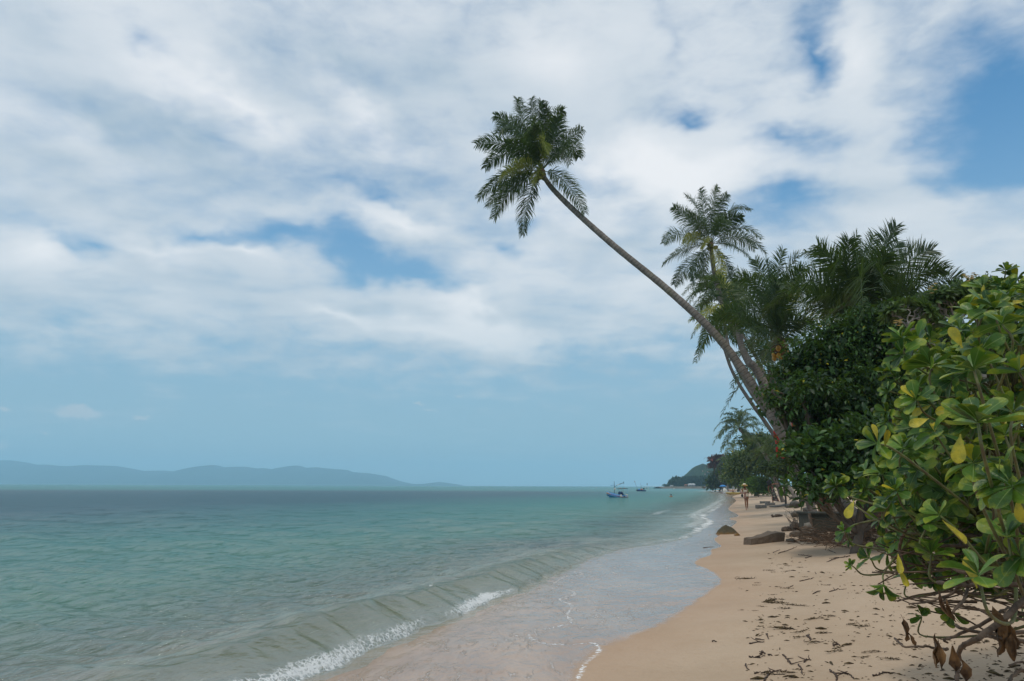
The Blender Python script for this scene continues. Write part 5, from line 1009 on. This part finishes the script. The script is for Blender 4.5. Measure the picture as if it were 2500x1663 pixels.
mb = MB(); lathe(mb, [(.118, .07), (.132, .02), (.142, -.03), (.12, -.08), (.075, -.125), (.02, -.15)], wv(556, 800), 28, 1, .83); mb.build('bikini_bottom', m_bik, pw)
m_pink = simple("dusty_pink_cloth", (0.42, 0.24, 0.19), 0.9, 0.3, 14, 0.01)
mb = MB(); lathe(mb, [(.03, .33), (.065, .24), (.06, .12), (.085, .0), (.10, -.10), (.07, -.13)], wv(488, 850, -.14), 20, 1, .5, None, .35); ball(mb, Vector(wv(395, 710, -.1)), .11, 3, .3, 5, (1.0, .8, .7)); o = mb.build('beach_cloth', m_pink)
o.location = p; tag(o, "bunched dusty pink cloth carried over the arm of the woman in the straw hat", 'cloth')
mb = MB(); ball(mb, (0, 0, 0), .10, 3, .1, 2, (.75, .7, 1.1)); tube(mb, smoothpath([(-.03, 0, .08), (0, 0, .17), (.05, 0, .19), (.06, 0, .08)], 4), [.008]*13, 6); o = mb.build('shoulder_bag', simple("dark_bag", (0.02, 0.022, 0.028), 0.6), None); o.location = p+Vector(wv(405, 815, -.05)); tag(o, "small dark bag hanging below the pink cloth of the woman in the straw hat", 'bag')
# woman in the floral dress, seen from behind on the slabs
p = ground(1889, 1233.5); D2 = p.y; k2 = D2/F/15.68
hz = 0.10
def fv_(X_, Y_, y=0.0): return ((X_-480)*k2, y, (1262-Y_)*k2+0.0)
pf = thing('person', "woman with long black hair in a long floral dress, seen from behind on the slabs", 'person', p+Vector((0, 0, .06)), 0)
N_ = [(*fv_(500, 840), .13, .11), (*fv_(470, 720), .10, .085), (*fv_(450, 620), .12, .09), (*fv_(430, 560), .11, .075), (*fv_(408, 515, .02), .045), (*fv_(395, 460, .04), .075, .085), (*fv_(390, 400, .04), .08, .09),
 (*fv_(345, 575), .052), (*fv_(320, 680, .02), .038), (*fv_(340, 780, .0), .027), (*fv_(530, 520, .05), .05), (*fv_(640, 512, .14), .036), (*fv_(750, 505, .2), .027),
 (*fv_(460, 960), .08), (*fv_(455, 1100, -.03), .055), (*fv_(458, 1225), .032), (*fv_(462, 1252, .09), .028, .02), (*fv_(570, 950), .08), (*fv_(640, 1060, -.04), .055), (*fv_(670, 1150, -.1), .032), (*fv_(700, 1165, .0), .028, .02)]
E_ = [(0, 1), (1, 2), (2, 3), (3, 4), (4, 5), (5, 6), (3, 7), (7, 8), (8, 9), (3, 10), (10, 11), (11, 12), (0, 13), (13, 14), (14, 15), (15, 16), (0, 17), (17, 18), (18, 19), (19, 20)]
hand_nodes(N_, E_, 9, (.1, 0, -1), (1, 0, 0)); hand_nodes(N_, E_, 12, (1, .2, 0), (0, 0, 1)); skin_obj('body', N_, E_, m_skin2, pf, 0)
face(pf, fv_(392, 435, .04), .095, m_skin2, m_hair, fwd=1)
mb = MB(); ball(mb, Vector(fv_(360, 480, -.04)), .19, 3, .25, 3, (1.0, .8, 1.15)); ball(mb, Vector(fv_(385, 410, .0)), .12, 3, .2, 4, (.95, 1, 1.1)); mb.build('hair', m_hair, pf)
m, t, out = newmat("floral_cloth"); g_ = t.n('ShaderNodeTexCoord').outputs['Object']; vo = t.n('ShaderNodeTexVoronoi', {'Vector': g_, 'Scale': 13.0, 'Randomness': 1.0})
sp_ = t.m('SUBTRACT', 1.0, t.ss(vo.outputs['Distance'], 0.25, 0.42)); pk = t.n('ShaderNodeSeparateColor', {0: vo.outputs['Color']}).outputs[0]
flc = t.mix(t.ss(pk, 0.62, 0.66), t.mix(t.ss(pk, 0.3, 0.34), (0.10, 0.13, 0.06), (0.60, 0.56, 0.45)), (0.30, 0.03, 0.03)); t.t.links.new(bsdf(t, col=t.mix(sp_, (0.012, 0.015, 0.014), flc), rough=0.8).outputs[0], out.inputs[0]); m_floral = m
mb = MB(); prof = [(445, 545, .115), (455, 600, .135), (465, 660, .12), (480, 740, .13), (500, 830, .165), (520, 930, .19), (540, 1030, .22), (550, 1100, .245), (555, 1140, .25)]; V = []; n = 28
for k, (X_, Y_, r_) in enumerate(prof):
    c_ = fv_(X_, Y_)
    for j in range(n): a = 2*PI*j/n; q_ = 1+0.05*k/8*math.sin(a*7); V.append((c_[0]+r_*math.cos(a)*q_, c_[1]+r_*.75*math.sin(a)*q_, c_[2]-(0.05*math.cos(a)*k/8)))
i, j = np.meshgrid(np.arange(len(prof)-1), np.arange(n), indexing='ij'); mb.add(V, np.stack([i*n+j, (i+1)*n+j, (i+1)*n+(j+1) % n, i*n+(j+1) % n], -1).reshape(-1, 4))
for X_ in (400, 500): tube(mb, [fv_(X_, 560, -.08), fv_(X_-5, 530, 0), fv_(X_, 560, .08)], [.03, .028, .03], 6)
o = mb.build('dress', m_floral, pf); o.modifiers.new('t', 'SOLIDIFY').thickness = .008
# swimmers and far figures
def figure(label, p, h, pose, shirt=None, legs=None, skin=m_skin, group=None, hairc=None):
    r_ = thing('person', label, 'person', p, 0, group); s = h/1.7
    if pose == 'swim': N_ = [(0, 0, -.35, .13), (0, 0, -.10, .15, .11), (0, 0, .02, .13, .09), (0, 0, .09, .05), (0, -.01, .17, .075, .09), (0, -.01, .25, .075, .09), (-.2, 0, .0, .055), (-.27, -.1, -.2, .04), (.2, 0, .0, .055), (.27, -.1, -.2, .04)]; E_ = [(0, 1), (1, 2), (2, 3), (3, 4), (4, 5), (2, 6), (6, 7), (2, 8), (8, 9)]; hcen = (0, -.01, .21)
    else:
        N_ = [(0, 0, .92, .12, .1), (0, 0, 1.15, .11, .08), (0, 0, 1.38, .14, .09), (0, 0, 1.47, .05), (0, -.01, 1.55, .075, .09), (0, -.01, 1.64, .075, .09), (-.2, 0, 1.38, .05), (-.26, .02, 1.1, .04), (-.24, -.08, .86, .028), (.2, 0, 1.38, .05), (.26, -.02, 1.1, .04), (.24, -.12, .88, .028), (-.1, -.05, .85, .09), (-.12, -.14, .48, .06), (-.14, -.08, .06, .035), (-.14, -.2, .02, .03), (.1, .05, .85, .09), (.13, .08, .48, .06), (.22, .25, .08, .035), (.22, .15, .02, .03)]
        E_ = [(0, 1), (1, 2), (2, 3), (3, 4), (4, 5), (2, 6), (6, 7), (7, 8), (2, 9), (9, 10), (10, 11), (0, 12), (12, 13), (13, 14), (14, 15), (0, 16), (16, 17), (17, 18), (18, 19)]; hand_nodes(N_, E_, 8, (0, -.2, -1), (1, 0, 0)); hand_nodes(N_, E_, 11, (0, -.3, -1), (-1, 0, 0)); hcen = (0, -.01, 1.6)
    if pose == 'sit':
        N_ = [(0, 0, .12, .13), (0, .08, .35, .11), (0, .14, .56, .14, .09), (0, .14, .64, .05), (0, .13, .72, .075), (0, .12, .80, .075), (-.2, .14, .56, .05), (-.27, .12, .3, .04), (-.22, -.1, .25, .03), (.2, .14, .56, .05), (.27, .12, .3, .04), (.22, -.1, .25, .03), (-.12, -.2, .25, .08), (-.14, -.5, .35, .06), (-.14, -.75, .05, .035), (.12, -.2, .2, .08), (.14, -.55, .2, .06), (.14, -.9, .05, .035)]
        E_ = [(0, 1), (1, 2), (2, 3), (3, 4), (4, 5), (2, 6), (6, 7), (7, 8), (2, 9), (9, 10), (10, 11), (0, 12), (12, 13), (13, 14), (0, 15), (15, 16), (16, 17)]; hcen = (0, .12, .76)
    skin_obj('body', [(n[0]*s, n[1]*s, n[2]*s)+tuple(x*s for x in n[3:]) for n in N_], E_, skin, r_, 0, 1)
    face(r_, [x*s for x in hcen], .095*s, skin, m_hair); mb = MB(); ball(mb, Vector(hcen)*s+Vector((0, .02, .045))*s, .105*s, 2, .1, 2, (1, 1, .9)); mb.build('hair', hairc or m_hair, r_)
    if shirt: mb = MB(); lathe(mb, [(.14*s, -.28*s), (.145*s, 0), (.17*s, .12*s), (.08*s, .2*s)], (0, 0, 1.24*s), 16, 1, .72); mb.build('shirt', shirt, r_)
    if legs: mb = MB(); lathe(mb, [(.15*s, .12*s), (.16*s, 0), (.19*s, -.30*s)], (0, 0, .90*s), 16, 1, .8); mb.build('shorts', legs, r_)
    return r_
pp = flat(1638.5, 1213.3); figure("swimmer with dark hair, head and shoulders above the calm water right of the boats", (pp.x, pp.y, .06), 2.0, 'swim')
pp = flat(1701.5, 1194.6); figure("left one of the two far swimmers near the walking man", (pp.x, pp.y, .05), 2.2, 'swim'); pp = flat(1706.5, 1194.6); figure("right one of the two far swimmers, nearer the walking man", (pp.x, pp.y, .05), 2.2, 'swim')
pp = flat(1719.5, 1197.2); figure("far man in an orange top and dark shorts walking at the water's edge", (pp.x, pp.y, float(max(0, Z(pp.x, pp.y)))), 1.75, 'walk', m_orange, m_black)
def on(px_, Y_, dx=0): x = at(px_, 1190, Y_).x; return Vector((x, Y_, float(Z(x, Y_))))
figure("person sitting on the far sand right of the white heap", on(1782, 200), 1.7, 'sit', skin=skinmat("pink_skin", (0.5, 0.24, 0.17))); figure("person sitting on the far sand beside a reddish towel, right of the other sitter", on(1789, 195), 1.7, 'sit', skin=skinmat("reddish_skin", (0.45, 0.2, 0.14)))
# parasol, kayak, mound
pc = on(1765, 215); r_ = thing('parasol', "small blue beach parasol in front of the dark far trees", 'parasol', pc); mb = MB(); tube(mb, [(0, 0, 0), (0, 0, 2.1)], [.03, .03], 6); mb.build('pole', m_white, r_)
mb = MB(); lathe(mb, [(.02, 2.15), (.5, 2.0), (.8, 1.82), (1.05, 1.6)], (0, 0, 0), 16); o = mb.build('canopy', m_blue, r_); o.modifiers.new('t', 'SOLIDIFY').thickness = .02
for a, Y_, mt, rz, lb in ((1790, 150, simple("yellow_plastic", (0.36, 0.24, 0.04), 0.5), 12, "yellow kayak lying on the far sand"), (1787, 158, simple("pale_plastic", (0.45, 0.55, 0.6), 0.5), 8, "pale kayak lying behind the yellow one")):
    pc = on(a, Y_); r_ = thing('kayak', lb, 'kayak', pc+Vector((0, 0, .15)), R(rz)); V = []; n = 16; t_ = np.linspace(-1, 1, n)
    mb = MB(); K = [(x*1.9, 0, .05+.18*abs(x)**3) for x in t_]; tube(mb, K, .30*np.sqrt(np.clip(1-t_**2, .01, 1)), 10); mb.build('hull', mt, r_); mb = MB(); lathe(mb, [(.26, .0), (.30, .04), (.26, .06)], (0, 0, .30), 16, 1.5, .8); mb.build('cockpit', m_black, r_)
pc = on(1769, 205); mb = MB(); ball(mb, (0, 0, .35), .8, 3, .3, 2, (.8, .8, .9)); o = mb.build('sacking_heap', m_white); o.location = pc; tag(o, "pale heap on the sand below the blue parasol", 'heap')
# fishing pole stand, rails right of the floral dress
pc = ground(1902, 1205); mb = MB(); box(mb, (0, 0, .8), (.09, .09, 1.6), None, .01); o = mb.build('white_post', m_white); o.location = pc; tag(o, "white post under the bush right of the woman in the floral dress", 'post')
r_ = thing('timber_rail', "brown timber rail on posts between the white post and the rock pile", 'rail', ground(1898, 1206)+Vector((0.2, -.4, 0)))
mb = MB(); box(mb, (.9, 0, .85), (1.9, .08, .14), None, .01); mb.build('rail', m_drift, r_)
for x in (.1, .9, 1.7): mb = MB(); box(mb, (x, .1, .4), (.1, .1, .9), None, .01); mb.build('post', m_drift, r_)
# red cloths glimpsed through the leaves
m_redc = simple("red_cloth", (0.55, 0.03, 0.02), 0.7, 0.4, 10)
for a, b, Y_, w_, h_, lb in ((1906, 1062, 27, .5, .35, "red cloth hanging by the foot of the long leaning trunk"), (1908, 1095, 27, .4, .7, "narrow orange red cloth below the other one by the leaning trunk"), (1945, 1032, 22, .28, .3, "small red cloth glimpsed at the left edge of the dark leafy tree"), (2010, 1075, 19, .25, .45, "red cloth glimpsed between the dark tree and the glossy shrub"), (2021, 1113, 16.5, .28, .22, "bright red and white cloth glimpsed inside the glossy shrub"), (2080, 1080, 19, .3, .5, "pinkish red cloth glimpsed behind the dark tree's lower leaves")):
    V = []; nx_, nz_ = 10, 6; c_ = np.array(at(a, b, Y_))
    for i in range(nx_):
        for j in range(nz_): V.append(((i/(nx_-1)-.5)*w_, .06*math.sin(i*1.3+j*.4), (j/(nz_-1)-.5)*h_+.04*math.sin(i*.9)))
    i, j = np.meshgrid(np.arange(nx_-1), np.arange(nz_-1), indexing='ij'); mb = MB(); mb.add(V, np.stack([i*nz_+j, (i+1)*nz_+j, (i+1)*nz_+j+1, i*nz_+j+1], -1).reshape(-1, 4)); o = mb.build('red_cloth', m_redc); o.location = c_; o.modifiers.new('t', 'SOLIDIFY').thickness = .01; tag(o, lb, 'cloth', 'red cloths hung among the trees')

# ---------------------------------------------------------------- headland wood and houses
m_wd = leafmat("headland_leaves", (0.010, 0.028, 0.014), (0.045, 0.075, 0.028), yfrac=0.0, rough=0.8, transl=0.1, spec=0.2)
tops = [(525, 690), (560, 676), (650, 662), (700, 684), (755, 674), (800, 690), (850, 656), (900, 672), (945, 640), (1000, 650), (1050, 640), (1120, 645), (1200, 640), (1300, 650), (1400, 640), (1500, 655), (1700, 640), (2000, 620), (2400, 600)]
lb_ = []
for i in range(46):
    x_ = 530+i*40; ty_ = np.interp(x_, [t_[0] for t_ in tops], [t_[1] for t_ in tops])+rnd.uniform(-8, 14); h_ = (915-ty_)/11.785
    a = 1600+x_/11.785; lb_.append(lobe(a, 1110+915/11.785-h_*0.42, 575+rnd.uniform(-6, 10), 2.6, h_*0.55)); lb_.append(lobe(a+1, 1110+915/11.785-h_*0.75, 580, 1.8, h_*0.25)); 
mb = MB(); clumps(mb, lb_, 5200, 6, 1.3, 0.6, T_DIAM, 0.8, 0.2, 0.3, 0.15); tag(mb.build('headland_wood', m_wd), kind='stuff')
mb = MB(); lobs = [lobe(1638.5, 1176, 566, 3.0, 3.0), lobe(1640, 1181, 566, 3.2, 3.0), lobe(1636.5, 1180, 566, 2.2, 2.2)]
tree('headland_tree', "lone small tree at the tip of the far headland, apart from the wood", 'tree', lobs, (float(at(1639, 1187, 566).x), 566, .8), .25, m_wd, 220, 6, 1.2, .6, spread=.6, inner=.3)
tree('headland_tree', "lowest scrubby tree farthest left on the headland tip", 'tree', [lobe(1630, 1185.5, 566, 3.0, 1.1), lobe(1623, 1184.6, 566, 2.6, .8)], (float(at(1627, 1187, 566).x), 566, .5), .2, m_wd, 90, 6, .9, .6, spread=.5, inner=.3)
def house(label, a, b, Y_, w_, h_, d_, mw, mr, over=.3, n=3, group=None):
    c_ = at(a, b, Y_); r_ = thing('house', label, 'house', c_, 0, group); mb = MB(); box(mb, (0, d_/2, h_/2), (w_, d_, h_)); mb.build('wall', mw, r_)
    bm = bmesh.new(); o_ = over; v = [bm.verts.new(q) for q in ((-w_/2-o_, -o_, h_+.02), (w_/2+o_, -o_, h_+.02), (w_/2+o_, d_+o_, h_+.02), (-w_/2-o_, d_+o_, h_+.02), (-w_/2+.4, d_/2, h_*1.4), (w_/2-.4, d_/2, h_*1.4))]
    for f in ((0, 1, 5, 4), (2, 3, 4, 5), (1, 2, 5), (3, 0, 4), (3, 2, 1, 0)): bm.faces.new([v[k] for k in f])
    mb = MB(); addbm(mb, bm); mb.build('roof', mr, r_, smooth=False)
    for k in range(n): mb = MB(); box(mb, (-w_/2+w_*(k+.5)/n, -.03, h_*.55), (w_/n*.5, .06, h_*.4)); mb.build('window', m_iron, r_)
    return r_
m_wall = paint("white_wall", (0.70, 0.70, 0.68), .8); m_tile = simple("terracotta", (0.40, 0.13, 0.06), .8, .3, 2); m_tan = paint("tan_wall", (0.42, 0.24, 0.13), .8); m_pinkw = paint("pink_wall", (0.65, 0.42, 0.36), .8)
house("white two tier beach building at the foot of the far headland wood", 1690, 1187.7, 552, 4.6, 1.5, 4, m_wall, m_wall, .5); r_ = bpy.context.scene
house("small tan hut with an orange roof left of the white headland building", 1675, 1187.7, 551, 1.8, 1.1, 2, m_tan, m_tile, .2, 2)
house("low white hut at the left end of the headland wood", 1641, 1187.7, 552, 1.9, .6, 2, m_wall, m_wall, .2, 2)
for a, b, lb in ((1728.5, 1153.5, "highest pink house on the wooded hill"), (1721.5, 1159, "middle pink house on the wooded hill"), (1713, 1164.5, "lowest pink house on the wooded hill"), (1716, 1151.5, "yellowish house alone in the upper wood of the hill")):
    house(lb, a, b, 640, .85, .7, 1.0, m_pinkw, m_tile, .1, 2, 'houses on the wooded hill')
